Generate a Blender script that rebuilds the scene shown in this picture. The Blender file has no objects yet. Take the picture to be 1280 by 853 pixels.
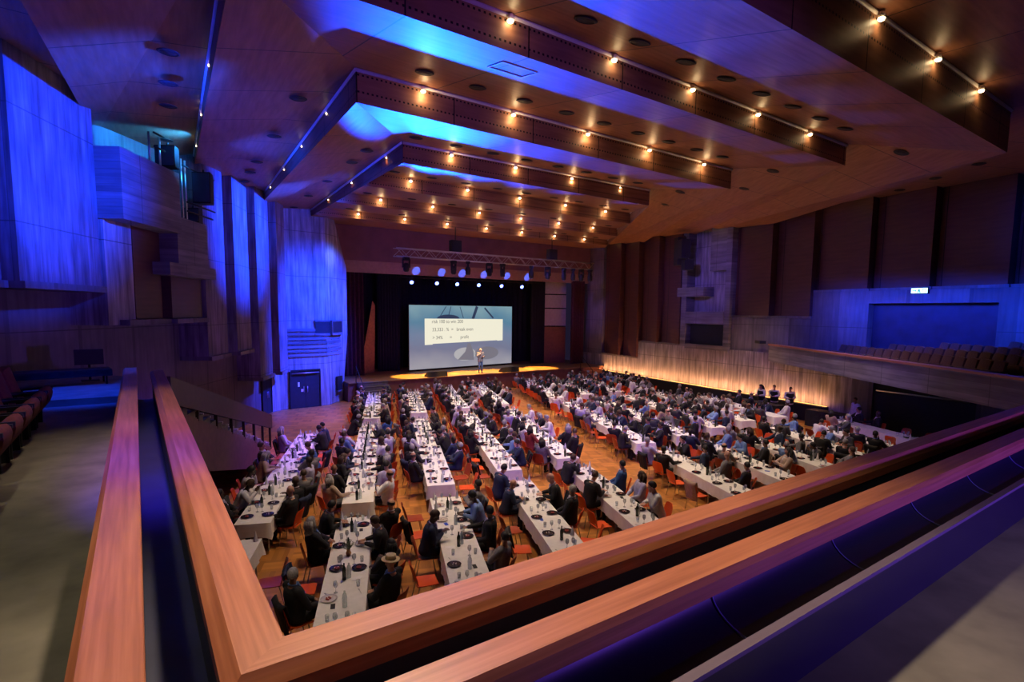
import bpy, bmesh, math, random
import numpy as np
from mathutils import Vector, Matrix, Euler
random.seed(7)
R = math.radians
sc = bpy.context.scene
col = sc.collection

# ------------------------------------------------------------------ camera
CAMZ = 5.65
ROT = np.array([[0.82232271, -0.56894059, 0.00959009],
                [-0.04689417, -0.08455593, -0.99531464],
                [0.56708579, 0.81802011, -0.09621225]])   # rows: right, down, forward
cam = bpy.data.objects.new('camera', bpy.data.cameras.new('camera'))
col.objects.link(cam)
m = Matrix.Identity(4)
for i in range(3):
    m[i][0] = ROT[0][i]; m[i][1] = -ROT[1][i]; m[i][2] = -ROT[2][i]
m[2][3] = CAMZ
cam.matrix_world = m
cam.data.sensor_width = 36; cam.data.lens = 19.046
cam.data.shift_y = 28.5 / 1280
cam.data.clip_start = 0.05; cam.data.clip_end = 200
sc.camera = cam

# ------------------------------------------------------------------ world, exposure
w = bpy.data.worlds.new('world'); sc.world = w; w.use_nodes = True
w.node_tree.nodes['Background'].inputs[0].default_value = (0.03, 0.022, 0.06, 1)
w.node_tree.nodes['Background'].inputs[1].default_value = 0.35
vs = sc.view_settings
vs.view_transform = 'Standard'; vs.look = 'None'; vs.exposure = 0.0; vs.gamma = 1.0; vs.use_curve_mapping = False
try:
    sc.cycles.max_bounces = 6; sc.cycles.diffuse_bounces = 3; sc.cycles.glossy_bounces = 2
    sc.cycles.transmission_bounces = 4; sc.cycles.transparent_max_bounces = 6
    sc.cycles.caustics_reflective = False; sc.cycles.caustics_refractive = False
    sc.cycles.use_denoising = True
    sc.cycles.sample_clamp_indirect = 4.0
except Exception:
    pass

# ------------------------------------------------------------------ lights
BLUE = (0.005, 0.04, 1.0); VIOLET = (0.22, 0.08, 1.0); WARM = (1.0, 0.55, 0.25)
def aim(o, target):
    d = Vector(target) - o.location
    o.rotation_euler = d.to_track_quat('-Z', 'Y').to_euler()
def spot(name, loc, target, power, color, angle, blend=0.5, size=0.15):
    l = bpy.data.lights.new(name, 'SPOT'); l.energy = power; l.color = color
    l.spot_size = R(angle); l.spot_blend = blend; l.shadow_soft_size = size
    o = bpy.data.objects.new(name, l); col.objects.link(o); o.location = loc; aim(o, target); return o
def area(name, loc, target, power, color, sx, sy, spread=180):
    l = bpy.data.lights.new(name, 'AREA'); l.energy = power; l.color = color; l.shape = 'RECTANGLE'
    l.size = sx; l.size_y = sy; l.spread = R(spread)
    o = bpy.data.objects.new(name, l); col.objects.link(o); o.location = loc; aim(o, target); return o
def point(name, loc, power, color, size=0.1):
    l = bpy.data.lights.new(name, 'POINT'); l.energy = power; l.color = color; l.shadow_soft_size = size
    o = bpy.data.objects.new(name, l); col.objects.link(o); o.location = loc; return o

HOUSE = 1700         # each warm house lamp over the tables
LAMPGLOW = 2.0        # each track lamp's own spill on the ceiling
HWARM = (1.0, 0.74, 0.50)
for (x, y) in [(5, 12), (9.5, 12), (14, 11), (19, 12), (24, 12.5), (7, 17), (12, 17), (17, 17), (22, 17), (27, 18),
               (10, 22.5), (15, 22.5), (20, 22.5), (25.5, 22.5), (12, 27.5), (17, 27.5), (22.5, 27.5), (27.5, 27)]:
    spot('house_spot', (x, y, 10.45), (x, y, 0), HOUSE * (0.72 if y < 14 else 1) * (0.5 if x > 24 else 1), HWARM, 74 if (x > 20 or x < 8) else 92, 0.9, 0.25)
# blue wall washers, thrown from the stage side onto the left gallery wall
spot('blue_washer', (12.5, 23.5, 9.6), (4.2, 27.0, 9.2), 52000, BLUE, 48, 0.9, 0.2)
spot('blue_washer', (14.5, 26.0, 9.9), (8.4, 32.3, 5.0), 38000, BLUE, 58, 0.9, 0.2)
spot('blue_washer', (14.5, 26.0, 9.9), (9.35, 33.0, 8.7), 3600, (0.30, 0.48, 1.0), 11, 0.9, 0.3)
spot('blue_washer', (4.2, 11.0, 9.2), (-2.1, 17.3, 9.4), 24000, BLUE, 52, 0.9, 0.2)
spot('blue_washer', (1.9, 20.6, 11.0), (0.2, 22.0, 10.6), 1500, (0.02, 0.30, 1.0), 110, 0.8, 0.1)
spot('blue_washer', (8.0, 20.0, 9.6), (6.0, 30.0, 11.3), 5000, BLUE, 46, 0.9, 0.2)
spot('gallery_head', (0.2, 15.5, 9.5), (1.9, 16.0, 11.0), 700, BLUE, 100, 0.9, 0.15)
spot('gallery_head', (2.6, 20.6, 9.3), (4.8, 20.5, 11.0), 1100, BLUE, 100, 0.9, 0.15)
spot('gallery_head', (-3.4, 11.0, 9.3), (-1.3, 13.0, 11.0), 450, BLUE, 90, 0.9, 0.15)
# blue/violet wash of the stage-left floor corner
spot('floor_wash', (14.0, 25.5, 10.0), (7.4, 30.0, 0), 15000, (0.07, 0.04, 1.0), 34, 0.9, 0.2)
# violet wash from above the gallery front towards the stage
spot('rear_wash', (7.0, 6.6, 9.7), (12.0, 21.0, 0.5), 2500, (0.25, 0.07, 1.0), 66, 0.8, 0.3)
spot('rear_wash', (14.0, 6.6, 9.7), (18.5, 21.0, 0.5), 2500, (0.25, 0.07, 1.0), 66, 0.8, 0.3)
spot('floor_wash', (9.0, 23.0, 10.0), (2.6, 20.5, 0), 7500, (0.26, 0.06, 1.0), 46, 0.9, 0.2)
# moving heads on the stage truss thrown back at the ceiling steps
for (tx, ty, tz, p, a_) in [(4.4, 9.8, 10.8, 22000, 10), (6.6, 10.0, 10.9, 40000, 11), (8.8, 10.0, 10.9, 46000, 11), (10.6, 10.0, 10.9, 40000, 9), (15.8, 10.2, 10.9, 16000, 6),
                            (7.6, 14.0, 10.8, 12000, 9), (9.8, 14.0, 10.75, 22000, 10), (12.2, 14.0, 10.75, 28000, 10), (14.4, 14.0, 10.75, 26000, 9), (18.4, 14.5, 10.8, 22000, 7),
                            (4.6, 5.8, 10.6, 40000, 9), (6.4, 5.8, 10.6, 60000, 9), (7.8, 5.8, 10.6, 36000, 8)]:
    spot('truss_head_beam', (tx * 0.55 + 9.4, 30.2, 8.2), (tx, ty, tz), p * 1.6, (0.002, 0.045, 1.0), a_, 0.6, 0.2)
spot('truss_head_beam', (14.0, 30.2, 8.2), (6.6, 10.0, 10.9), 9000, (0.01, 0.4, 1.0), 7, 0.9, 0.2)
spot('truss_head_beam', (14.6, 30.2, 8.2), (8.6, 14.2, 10.85), 5000, (0.01, 0.4, 1.0), 7, 0.9, 0.2)
spot('truss_fill', (19.0, 21.0, 9.3), (20.5, 31.0, 9.1), 500, (0.2, 0.2, 1.0), 76, 0.8, 0.2)  # unseen spot out in the hall, added to brighten the truss
# stage: warm strip on the lip, a key light on the speaker
for x in (15.2, 17.4, 19.6, 21.8, 24.0, 26.2):
    spot('stage_strip', (x, 33.7, 7.9), (x, 33.8, 1.2), 11000, (1.0, 0.52, 0.10), 25, 0.35, 0.1)
spot('speaker_key', (20.0, 25.0, 9.6), (20.4, 33.4, 2.2), 5000, (1.0, 0.97, 0.95), 7, 0.6, 0.1)
# added spots without fixtures, tinting the gallery rails, trough and carpet
spot('rail_violet_fill', (0.2, -7.0, 9.6), (0.10, 5.8, 4.4), 22000, (0.40, 0.09, 1.0), 7, 0.9, 0.2)
spot('rail_violet_fill', (8.0, -8.0, 5.15), (6.5, 1.7, 4.42), 5200, (0.22, 0.07, 1.0), 64, 0.9, 0.2)
spot('rail_warm_fill', (2.0, 5.6, 10.0), (1.6, 2.2, 4.4), 3000, HWARM, 60, 1.0, 0.25)
spot('rail_warm_fill', (0.4, 8.0, 10.2), (0.2, 8.0, 4.4), 620, HWARM, 44, 0.9, 0.25)
spot('gallery_warm_fill', (-2.0, 4.0, 10.4), (-1.2, 5.0, 3.9), 480, (1.0, 0.85, 0.55), 60, 0.9, 0.25)
spot('gallery_warm_fill', (6.5, -2.0, 10.4), (5.0, -0.8, 3.9), 330, (1.0, 0.82, 0.5), 50, 0.9, 0.25)
spot('gallery_blue_fill', (-1.0, 10.6, 10.2), (-0.9, 13.2, 3.9), 5200, BLUE, 26, 0.9, 0.2)
spot('trough_blue_fill', (0.08, -2.0, 9.6), (0.08, 6.0, 3.9), 12000, BLUE, 7, 0.9, 0.2)
spot('balcony_rail_fill', (24.3, 9.8, 10.5), (24.4, 9.6, 3.9), 380, HWARM, 74, 0.9, 0.25)  # unseen spot added above the far balcony rail to warm it
# blue on the right balcony wall, violet on the right side bays
area('balcony_blue', (27.0, 8.5, 6.75), (28.9, 8.3, 4.6), 480, (0.002, 0.045, 1.0), 11, 0.4, 150)
spot('balcony_blue_high', (21.5, 4.5, 9.0), (28.2, 4.6, 9.0), 1500, (0.005, 0.05, 1.0), 50, 0.9, 0.2)
spot('bay_violet', (15.0, 15.0, 10.2), (30.8, 22.5, 7.5), 5200, (0.18, 0.10, 1.0), 26, 0.9, 0.3)
spot('bay_violet', (13.0, 7.0, 9.8), (27.0, 12.0, 3.0), 2600, (0.24, 0.10, 1.0), 44, 0.9, 0.3)
spot('bay_violet', (18.0, 27.0, 10.2), (32.0, 34.6, 6.5), 2600, (0.25, 0.14, 1.0), 24, 0.9, 0.3)

# ------------------------------------------------------------------ materials
MATS = {}
def mat(name, color, rough=0.6, metal=0.0, spec=0.5, emit=None, estr=1.0, noise=0.0, nscale=6.0, sheen=0, bump=0.0, coord='Object', trans=0.0, alpha=None):
    if name in MATS: return MATS[name]
    M = bpy.data.materials.new(name); M.use_nodes = True
    nt = M.node_tree; b = nt.nodes['Principled BSDF']
    b.inputs['Base Color'].default_value = (*color, 1); b.inputs['Roughness'].default_value = rough
    b.inputs['Metallic'].default_value = metal
    b.inputs['Specular IOR Level'].default_value = spec
    if trans: b.inputs['Transmission Weight'].default_value = trans
    if emit:
        b.inputs['Emission Color'].default_value = (*emit, 1); b.inputs['Emission Strength'].default_value = estr
    if noise or bump:
        tc = nt.nodes.new('ShaderNodeTexCoord'); n = nt.nodes.new('ShaderNodeTexNoise')
        n.inputs['Scale'].default_value = nscale; n.inputs['Detail'].default_value = 4
        nt.links.new(tc.outputs[coord], n.inputs['Vector'])
        if noise:
            mr = nt.nodes.new('ShaderNodeMapRange'); mr.inputs['To Min'].default_value = 1 - noise; mr.inputs['To Max'].default_value = 1 + noise
            mr.inputs['From Min'].default_value = 0.3; mr.inputs['From Max'].default_value = 0.7
            mx = nt.nodes.new('ShaderNodeVectorMath'); mx.operation = 'SCALE'
            mx.inputs[0].default_value = color
            nt.links.new(n.outputs['Fac'], mr.inputs['Value']); nt.links.new(mr.outputs[0], mx.inputs['Scale'])
            nt.links.new(mx.outputs[0], b.inputs['Base Color'])
        if bump:
            bp = nt.nodes.new('ShaderNodeBump'); bp.inputs['Strength'].default_value = bump
            nt.links.new(n.outputs['Fac'], bp.inputs['Height']); nt.links.new(bp.outputs[0], b.inputs['Normal'])
    MATS[name] = M
    return M

class NG:   # tiny node helper
    def __init__(s, name):
        s.M = bpy.data.materials.new(name); s.M.use_nodes = True; s.nt = s.M.node_tree
        s.b = s.nt.nodes['Principled BSDF']; MATS[name] = s.M
    def n(s, t, **kw):
        x = s.nt.nodes.new('ShaderNode' + t)
        for k, v in kw.items():
            if k in ('inp',):
                for a, c in v.items(): x.inputs[a].default_value = c
            else: setattr(x, k, v)
        return x
    def l(s, a, b): s.nt.links.new(a, b)
    def math(s, op, a, b=None):
        x = s.n('Math', operation=op)
        for i, v in enumerate((a, b)):
            if v is None: continue
            if isinstance(v, (int, float)): x.inputs[i].default_value = v
            else: s.l(v, x.inputs[i])
        return x.outputs[0]
    def ramp(s, fac, stops):
        r = s.n('ValToRGB'); e = r.color_ramp.elements
        e[0].position, e[0].color = stops[0][0], (*stops[0][1], 1)
        e[1].position, e[1].color = stops[-1][0], (*stops[-1][1], 1)
        for p, c in stops[1:-1]:
            q = e.new(p); q.color = (*c, 1)
        s.l(fac, r.inputs[0]); return r.outputs[0]
    def mul(s, a, b, fac=1.0):
        x = s.n('MixRGB', blend_type='MULTIPLY'); x.inputs[0].default_value = fac
        s.l(a, x.inputs[1]); s.l(b, x.inputs[2]); return x.outputs[0]

def uvxy(g):
    u = g.n('UVMap'); s = g.n('SeparateXYZ'); g.l(u.outputs[0], s.inputs[0]); return u.outputs[0], s.outputs[0], s.outputs[1]
def stretched(g, vec, sx, sy, scale, detail=5):
    mp = g.n('Mapping'); mp.inputs['Scale'].default_value = (sx, sy, 1); g.l(vec, mp.inputs[0])
    n = g.n('TexNoise', inp={'Scale': scale, 'Detail': detail}); g.l(mp.outputs[0], n.inputs['Vector']); return n.outputs['Fac']

def wood_panel_mat(name, c1, c2, joint_u=2.4, perforated=False, rough=0.45):
    g = NG(name); vec, u, v = uvxy(g)
    grain = stretched(g, vec, 1.0, 9.0, 0.9)
    c = g.ramp(grain, [(0.3, c1), (0.7, c2)])
    # panel joints every joint_u metres
    fu = g.math('FRACT', g.math('DIVIDE', u, joint_u)); j = g.math('LESS_THAN', fu, 0.012)
    dark = j
    if perforated:
        fr = g.math('FRACT', g.math('DIVIDE', u, 0.115)); du = g.math('ABSOLUTE', g.math('SUBTRACT', fr, 0.5))
        inu = g.math('LESS_THAN', du, 0.22)
        for vv in (0.14, 0.52):
            dv = g.math('LESS_THAN', g.math('ABSOLUTE', g.math('SUBTRACT', v, vv)), 0.022)
            dark = g.math('MAXIMUM', dark, g.math('MULTIPLY', inu, dv))
    mx = g.n('MixRGB'); g.l(dark, mx.inputs[0]); g.l(c, mx.inputs[1]); mx.inputs[2].default_value = (0.008, 0.006, 0.005, 1)
    g.l(mx.outputs[0], g.b.inputs['Base Color']); g.b.inputs['Roughness'].default_value = rough
    g.b.inputs['Specular IOR Level'].default_value = 0.3
    return g.M
CEIL = wood_panel_mat('ceiling_wood', (0.225, 0.094, 0.047), (0.345, 0.162, 0.092), 2.6)
PERF = wood_panel_mat('perforated_wood', (0.24, 0.12, 0.07), (0.34, 0.18, 0.11), 2.6, True)
FINWOOD = wood_panel_mat('wall_panel_wood', (0.085, 0.034, 0.034), (0.12, 0.05, 0.045), 3.2)

def concrete_mat(name, c1, c2, board=0.16, vertical=True):
    g = NG(name); vec, u, v = uvxy(g)
    a = u if vertical else v
    streak = stretched(g, vec, *((5.0, 0.5) if vertical else (0.5, 5.0)), 1.3, 6)
    blot = stretched(g, vec, 1, 1, 0.7, 3)
    c = g.ramp(streak, [(0.25, c1), (0.75, c2)])
    c = g.mul(c, g.ramp(blot, [(0.3, (0.72,) * 3), (0.7, (1.1,) * 3)]))
    idx = g.math('FLOOR', g.math('DIVIDE', a, board))
    wn = g.n('TexWhiteNoise', noise_dimensions='1D'); g.l(idx, wn.inputs['W'])
    c = g.mul(c, g.ramp(wn.outputs['Value'], [(0.0, (0.7,) * 3), (1.0, (1.12,) * 3)]))
    fr = g.math('FRACT', g.math('DIVIDE', a, board))
    gr = g.math('LESS_THAN', fr, 0.06)
    lift = g.math('LESS_THAN', g.math('FRACT', g.math('DIVIDE', (v if vertical else u), 2.5)), 0.012)
    dk = g.math('MULTIPLY', g.math('MAXIMUM', g.math('MULTIPLY', gr, 0.45), g.math('MULTIPLY', lift, 0.7)), 1.0)
    mx = g.n('MixRGB'); g.l(dk, mx.inputs[0]); g.l(c, mx.inputs[1]); mx.inputs[2].default_value = (0.05, 0.05, 0.05, 1)
    g.l(mx.outputs[0], g.b.inputs['Base Color']); g.b.inputs['Roughness'].default_value = 0.8
    bp = g.n('Bump', inp={'Strength': 0.35, 'Distance': 0.02}); g.l(wn.outputs['Value'], bp.inputs['Height']); g.l(bp.outputs[0], g.b.inputs['Normal'])
    return g.M
CONC = concrete_mat('board_concrete', (0.15, 0.14, 0.145), (0.50, 0.48, 0.47))
FLUTE = concrete_mat('fluted_concrete', (0.10, 0.09, 0.095), (0.50, 0.46, 0.46), 0.085)
CONCH = concrete_mat('level_board_concrete', (0.13, 0.125, 0.13), (0.27, 0.26, 0.27), 0.2, False)
CONCS = concrete_mat('smooth_concrete', (0.13, 0.115, 0.12), (0.22, 0.20, 0.205), 2.4)
LEFTPANEL = concrete_mat('stained_panel', (0.085, 0.068, 0.08), (0.32, 0.27, 0.31), 0.3)

def parquet():
    g = NG('parquet'); tc = g.n('TexCoord'); s = g.n('SeparateXYZ')
    rot = g.n('Mapping'); rot.inputs['Rotation'].default_value = (0, 0, R(21.8)); g.l(tc.outputs['Object'], rot.inputs[0]); g.l(rot.outputs[0], s.inputs[0])
    T = 0.55
    ix = g.math('FLOOR', g.math('DIVIDE', s.outputs[0], T)); iy = g.math('FLOOR', g.math('DIVIDE', s.outputs[1], T))
    par = g.math('ABSOLUTE', g.math('MODULO', g.math('ADD', ix, iy), 2.0))
    mixv = g.n('Mix', data_type='FLOAT'); g.l(par, mixv.inputs[0]); g.l(s.outputs[0], mixv.inputs[2]); g.l(s.outputs[1], mixv.inputs[3])
    strip = g.math('FLOOR', g.math('DIVIDE', mixv.outputs[0], 0.11))
    cmb = g.n('CombineXYZ'); g.l(g.math('ADD', ix, g.math('MULTIPLY', strip, 0.37)), cmb.inputs[0]); g.l(iy, cmb.inputs[1]); g.l(strip, cmb.inputs[2])
    wn = g.n('TexWhiteNoise', noise_dimensions='3D'); g.l(cmb.outputs[0], wn.inputs['Vector'])
    c = g.ramp(wn.outputs['Value'], [(0.0, (0.36, 0.14, 0.03)), (0.5, (0.48, 0.195, 0.042)), (1.0, (0.60, 0.26, 0.06))])
    c = g.mul(c, g.ramp(par, [(0.0, (0.88,) * 3), (1.0, (1.05,) * 3)]))
    g.l(c, g.b.inputs['Base Color']); g.b.inputs['Roughness'].default_value = 0.38
    return g.M
PARQUET = parquet()

def rail_wood():
    g = NG('rail_wood'); tc = g.n('TexCoord')
    n = stretched(g, tc.outputs['Object'], 6, 6, 1.0, 5)
    # grain runs along the longer direction: two noises mixed by the UV
    vec, u, v = uvxy(g)
    gr = stretched(g, vec, 0.8, 22, 1.6, 6)
    c = g.ramp(gr, [(0.25, (0.27, 0.088, 0.042)), (0.55, (0.42, 0.155, 0.080)), (0.8, (0.52, 0.215, 0.12))])
    g.l(c, g.b.inputs['Base Color']); g.b.inputs['Roughness'].default_value = 0.35
    return g.M
RAILW = rail_wood()
CARPET = mat('grey_carpet', (0.16, 0.15, 0.12), 0.95, noise=0.25, nscale=3, bump=0.2)
PARAPET = mat('dark_parapet', (0.03, 0.035, 0.07), 0.45, noise=0.2, nscale=2)
BLACK = mat('matte_black', (0.012, 0.012, 0.014), 0.7, noise=0.2)
DRAPE = mat('black_drape', (0.012, 0.013, 0.02), 0.95, noise=0.3)
REDDRAPE = mat('dark_red_drape', (0.06, 0.012, 0.018), 0.9, noise=0.3)
STEEL = mat('galvanised_steel', (0.45, 0.45, 0.47), 0.35, 0.9, noise=0.1)
WHITEMETAL = mat('white_track', (0.75, 0.72, 0.7), 0.5, noise=0.05)
LAMPON = mat('lamp_glow', (1, 0.8, 0.5), 0.5, emit=(1.0, 0.72, 0.36), estr=24, noise=0.02)
BLUEON = mat('blue_lens_glow', (0.3, 0.4, 1), 0.5, emit=(0.10, 0.16, 1.0), estr=14, noise=0.02)
LEDON = mat('warm_led_glow', (1, 0.7, 0.3), 0.5, emit=(1.0, 0.5, 0.15), estr=2.0, noise=0.02)
EXITON = mat('exit_sign_glow', (0.5, 1, 0.8), 0.5, emit=(0.55, 1.0, 0.75), estr=2.2, noise=0.02)
EXITDK = mat('exit_pictogram', (0.0, 0.25, 0.1), 0.5, emit=(0.0, 0.22, 0.1), estr=1, noise=0.02)
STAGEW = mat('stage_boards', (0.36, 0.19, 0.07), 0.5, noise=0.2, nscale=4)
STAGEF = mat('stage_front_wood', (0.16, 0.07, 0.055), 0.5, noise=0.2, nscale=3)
CLOTH = mat('white_tablecloth', (0.78, 0.77, 0.76), 0.85, noise=0.05, nscale=8)
ORANGE = mat('orange_shell', (0.72, 0.085, 0.01), 0.4, noise=0.06)
SHADED_ORANGE = mat('shaded_orange_shell', (0.36, 0.05, 0.014), 0.4, noise=0.06)  # the orange shell darkened, shade put into the colour of some chairs
CHROME = mat('chair_tube', (0.55, 0.45, 0.33), 0.3, 0.6, noise=0.05)
DKWOOD = mat('dark_stained_wood', (0.045, 0.022, 0.02), 0.5, noise=0.25)
BROWNSIDE = mat('brown_stringer', (0.13, 0.06, 0.05), 0.6, noise=0.2)
SEATRED = mat('maroon_upholstery', (0.14, 0.030, 0.030), 0.9, noise=0.2, nscale=20)
SEATBR = mat('brown_upholstery', (0.12, 0.06, 0.035), 0.9, noise=0.2, nscale=20)
PLATE = mat('charcoal_plate', (0.025, 0.018, 0.022), 0.25, noise=0.1)
WHPLATE = mat('pale_plate', (0.65, 0.6, 0.6), 0.25, noise=0.05)
FOOD = mat('berry_dessert', (0.32, 0.03, 0.03), 0.6, noise=0.4, nscale=40)
CREAM = mat('cream_dessert', (0.75, 0.66, 0.55), 0.6, noise=0.2, nscale=40)
def thin_glass(name, tint, opac):
    g = NG(name); t = g.n('BsdfTransparent'); t.inputs[0].default_value = (*tint, 1); mx = g.n('MixShader'); mx.inputs[0].default_value = opac
    tc = g.n('TexCoord'); n = g.n('TexNoise', inp={'Scale': 30.0}); g.l(tc.outputs['Object'], n.inputs['Vector'])
    g.l(g.ramp(n.outputs['Fac'], [(0.3, (0.75, 0.77, 0.8)), (0.7, (0.9, 0.92, 0.95))]), g.b.inputs['Base Color'])
    g.b.inputs['Roughness'].default_value = 0.08; g.b.inputs['Specular IOR Level'].default_value = 0.9
    g.l(t.outputs[0], mx.inputs[1]); g.l(g.b.outputs[0], mx.inputs[2]); g.l(mx.outputs[0], g.nt.nodes['Material Output'].inputs['Surface']); return g.M
GLASS = thin_glass('clear_glass', (0.93, 0.95, 0.97), 0.30)
BOTTLE = mat('dark_bottle_glass', (0.02, 0.03, 0.02), 0.12, noise=0.1)
WATER = thin_glass('water_bottle_glass', (0.80, 0.86, 0.88), 0.35)
PAPER = mat('white_paper', (0.82, 0.82, 0.84), 0.8, noise=0.03)
BLUEP = mat('blue_plastic', (0.02, 0.08, 0.55), 0.4, noise=0.05)
LEAF = mat('grey_green_leaf', (0.16, 0.18, 0.09), 0.7, noise=0.3)

# ------------------------------------------------------------------ mesh helper
class MB:
    def __init__(s): s.v = []; s.f = []; s.uv = []; s.mi = []; s.sm = []
    def quad(s, pts, uvs=None, mi=0, smooth=False):
        b = len(s.v); s.v += [tuple(p) for p in pts]; n = len(pts)
        s.f.append(tuple(range(b, b + n)))
        if uvs is None:
            p = [Vector(q) for q in pts]
            e = p[1] - p[0]; L = e.length or 1; e = e / L
            nn = e.cross(p[-1] - p[0]); f = nn.cross(e)
            f = f.normalized() if f.length > 1e-9 else Vector((0, 0, 1))
            uvs = [((q - p[0]).dot(e), (q - p[0]).dot(f)) for q in p]
        s.uv.append(uvs); s.mi.append(mi); s.sm.append(smooth)
    def wallquad(s, a, b, z0, z1, z0b=None, z1b=None, mi=0, u0=0.0):
        # vertical quad from plan point a to b
        z0b = z0 if z0b is None else z0b; z1b = z1 if z1b is None else z1b
        L = math.hypot(b[0] - a[0], b[1] - a[1])
        s.quad([(a[0], a[1], z0), (b[0], b[1], z0b), (b[0], b[1], z1b), (a[0], a[1], z1)],
               [(u0, z0), (u0 + L, z0b), (u0 + L, z1b), (u0, z1)], mi)
    def prism(s, poly, z0, z1, mi=0, top=True, bottom=True):
        # poly: CCW plan polygon
        n = len(poly); u = 0
        for i in range(n):
            a, b = poly[i], poly[(i + 1) % n]
            s.wallquad(a, b, z0, z1, mi=mi, u0=u); u += math.hypot(b[0] - a[0], b[1] - a[1])
        if top: s.quad([(p[0], p[1], z1) for p in poly], [(p[0], p[1]) for p in poly], mi)
        if bottom: s.quad([(p[0], p[1], z0) for p in reversed(poly)], [(p[0], p[1]) for p in reversed(poly)], mi)
    def box(s, x0, x1, y0, y1, z0, z1, mi=0, M=None):
        c = [(x0, y0, z0), (x1, y0, z0), (x1, y1, z0), (x0, y1, z0), (x0, y0, z1), (x1, y0, z1), (x1, y1, z1), (x0, y1, z1)]
        if M is not None: c = [tuple(M @ Vector(p)) for p in c]
        for f in ((0, 3, 2, 1), (4, 5, 6, 7), (0, 1, 5, 4), (1, 2, 6, 5), (2, 3, 7, 6), (3, 0, 4, 7)):
            pts = [c[i] for i in f]
            # u along the longer edge
            if (Vector(pts[1]) - Vector(pts[0])).length < (Vector(pts[2]) - Vector(pts[1])).length: pts = pts[1:] + pts[:1]
            s.quad(pts, None, mi)
    def tube(s, pts, rad, n=8, mi=0, cap=True):
        pts = [Vector(p) for p in pts]
        rad = [rad] * len(pts) if not isinstance(rad, (list, tuple)) else rad
        rings = []
        up = Vector((0, 0, 1))
        for i, p in enumerate(pts):
            d = (pts[min(i + 1, len(pts) - 1)] - pts[max(i - 1, 0)]).normalized()
            a = d.cross(up)
            if a.length < 0.05: a = d.cross(Vector((1, 0, 0)))
            a.normalize(); b = d.cross(a).normalized()
            base = len(s.v)
            for k in range(n):
                t = 2 * math.pi * k / n
                s.v.append(tuple(p + (a * math.cos(t) + b * math.sin(t)) * rad[i]))
            rings.append(base)
        for i in range(len(rings) - 1):
            for k in range(n):
                k2 = (k + 1) % n
                s.f.append((rings[i] + k, rings[i + 1] + k, rings[i + 1] + k2, rings[i] + k2)); s.uv.append([(0, 0)] * 4); s.mi.append(mi); s.sm.append(True)
        if cap:
            s.f.append(tuple(rings[0] + k for k in range(n))); s.uv.append([(0, 0)] * n); s.mi.append(mi); s.sm.append(False)
            s.f.append(tuple(rings[-1] + k for k in reversed(range(n)))); s.uv.append([(0, 0)] * n); s.mi.append(mi); s.sm.append(False)
    def lathe(s, prof, n=16, cx=0, cy=0, mi=0, z=0):
        rings = []
        for (r, h) in prof:
            base = len(s.v)
            for k in range(n):
                t = 2 * math.pi * k / n
                s.v.append((cx + r * math.cos(t), cy + r * math.sin(t), z + h))
            rings.append(base)
        for i in range(len(rings) - 1):
            for k in range(n):
                k2 = (k + 1) % n
                s.f.append((rings[i] + k, rings[i] + k2, rings[i + 1] + k2, rings[i + 1] + k)); s.uv.append([(0, 0)] * 4); s.mi.append(mi); s.sm.append(True)
        if prof[0][0] > 1e-4: s.f.append(tuple(rings[0] + k for k in reversed(range(n)))); s.uv.append([(0, 0)] * n); s.mi.append(mi); s.sm.append(False)
        if prof[-1][0] > 1e-4: s.f.append(tuple(rings[-1] + k for k in range(n))); s.uv.append([(0, 0)] * n); s.mi.append(mi); s.sm.append(False)
    def grid(s, fn, nu, nv, mi=0, smooth=True):
        base = len(s.v)
        for i in range(nu + 1):
            for j in range(nv + 1): s.v.append(tuple(fn(i / nu, j / nv)))
        for i in range(nu):
            for j in range(nv):
                a = base + i * (nv + 1) + j
                s.f.append((a, a + nv + 1, a + nv + 2, a + 1)); s.uv.append([(i / nu, j / nv), ((i + 1) / nu, j / nv), ((i + 1) / nu, (j + 1) / nv), (i / nu, (j + 1) / nv)]); s.mi.append(mi); s.sm.append(smooth)
    def mesh(s, name, mats):
        me = bpy.data.meshes.new(name); me.from_pydata(s.v, [], s.f)
        for x in (mats if isinstance(mats, (list, tuple)) else [mats]): me.materials.append(x)
        uvl = me.uv_layers.new(name='UVMap'); k = 0
        flat = [c for f in s.uv for q in f for c in q]
        uvl.data.foreach_set('uv', flat)
        me.polygons.foreach_set('material_index', s.mi); me.polygons.foreach_set('use_smooth', s.sm)
        me.update(); return me
def link(name, me, parent=None, loc=None):
    o = bpy.data.objects.new(name, me); col.objects.link(o)
    if parent is not None: o.parent = parent
    if loc is not None: o.location = loc
    return o
def build(mb, name, mats, parent=None, loc=None): return link(name, mb.mesh(name, mats), parent, loc)
def tag(o, label, cat, group=None, kind=None):
    o['label'] = label; o['category'] = cat
    if group: o['group'] = group
    if kind: o['kind'] = kind
    return o
def struct(mb, name, mats, label=None):
    o = build(mb, name, mats); o['kind'] = 'structure'
    if label: o['label'] = label
    return o
def empty(name, loc=(0, 0, 0), rz=0.0):
    o = bpy.data.objects.new(name, None); col.objects.link(o); o.location = loc; o.rotation_euler = (0, 0, rz); o.empty_display_size = 0.1
    return o
def copy_tree(o):
    c = o.copy(); col.objects.link(c)
    for ch in o.children:
        d = ch.copy(); col.objects.link(d); d.parent = c
        for g in ch.children:
            e = g.copy(); col.objects.link(e); e.parent = d
    return c
def setmat(o, M, i=0):
    o.material_slots[i].link = 'OBJECT'; o.material_slots[i].material = M
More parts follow.
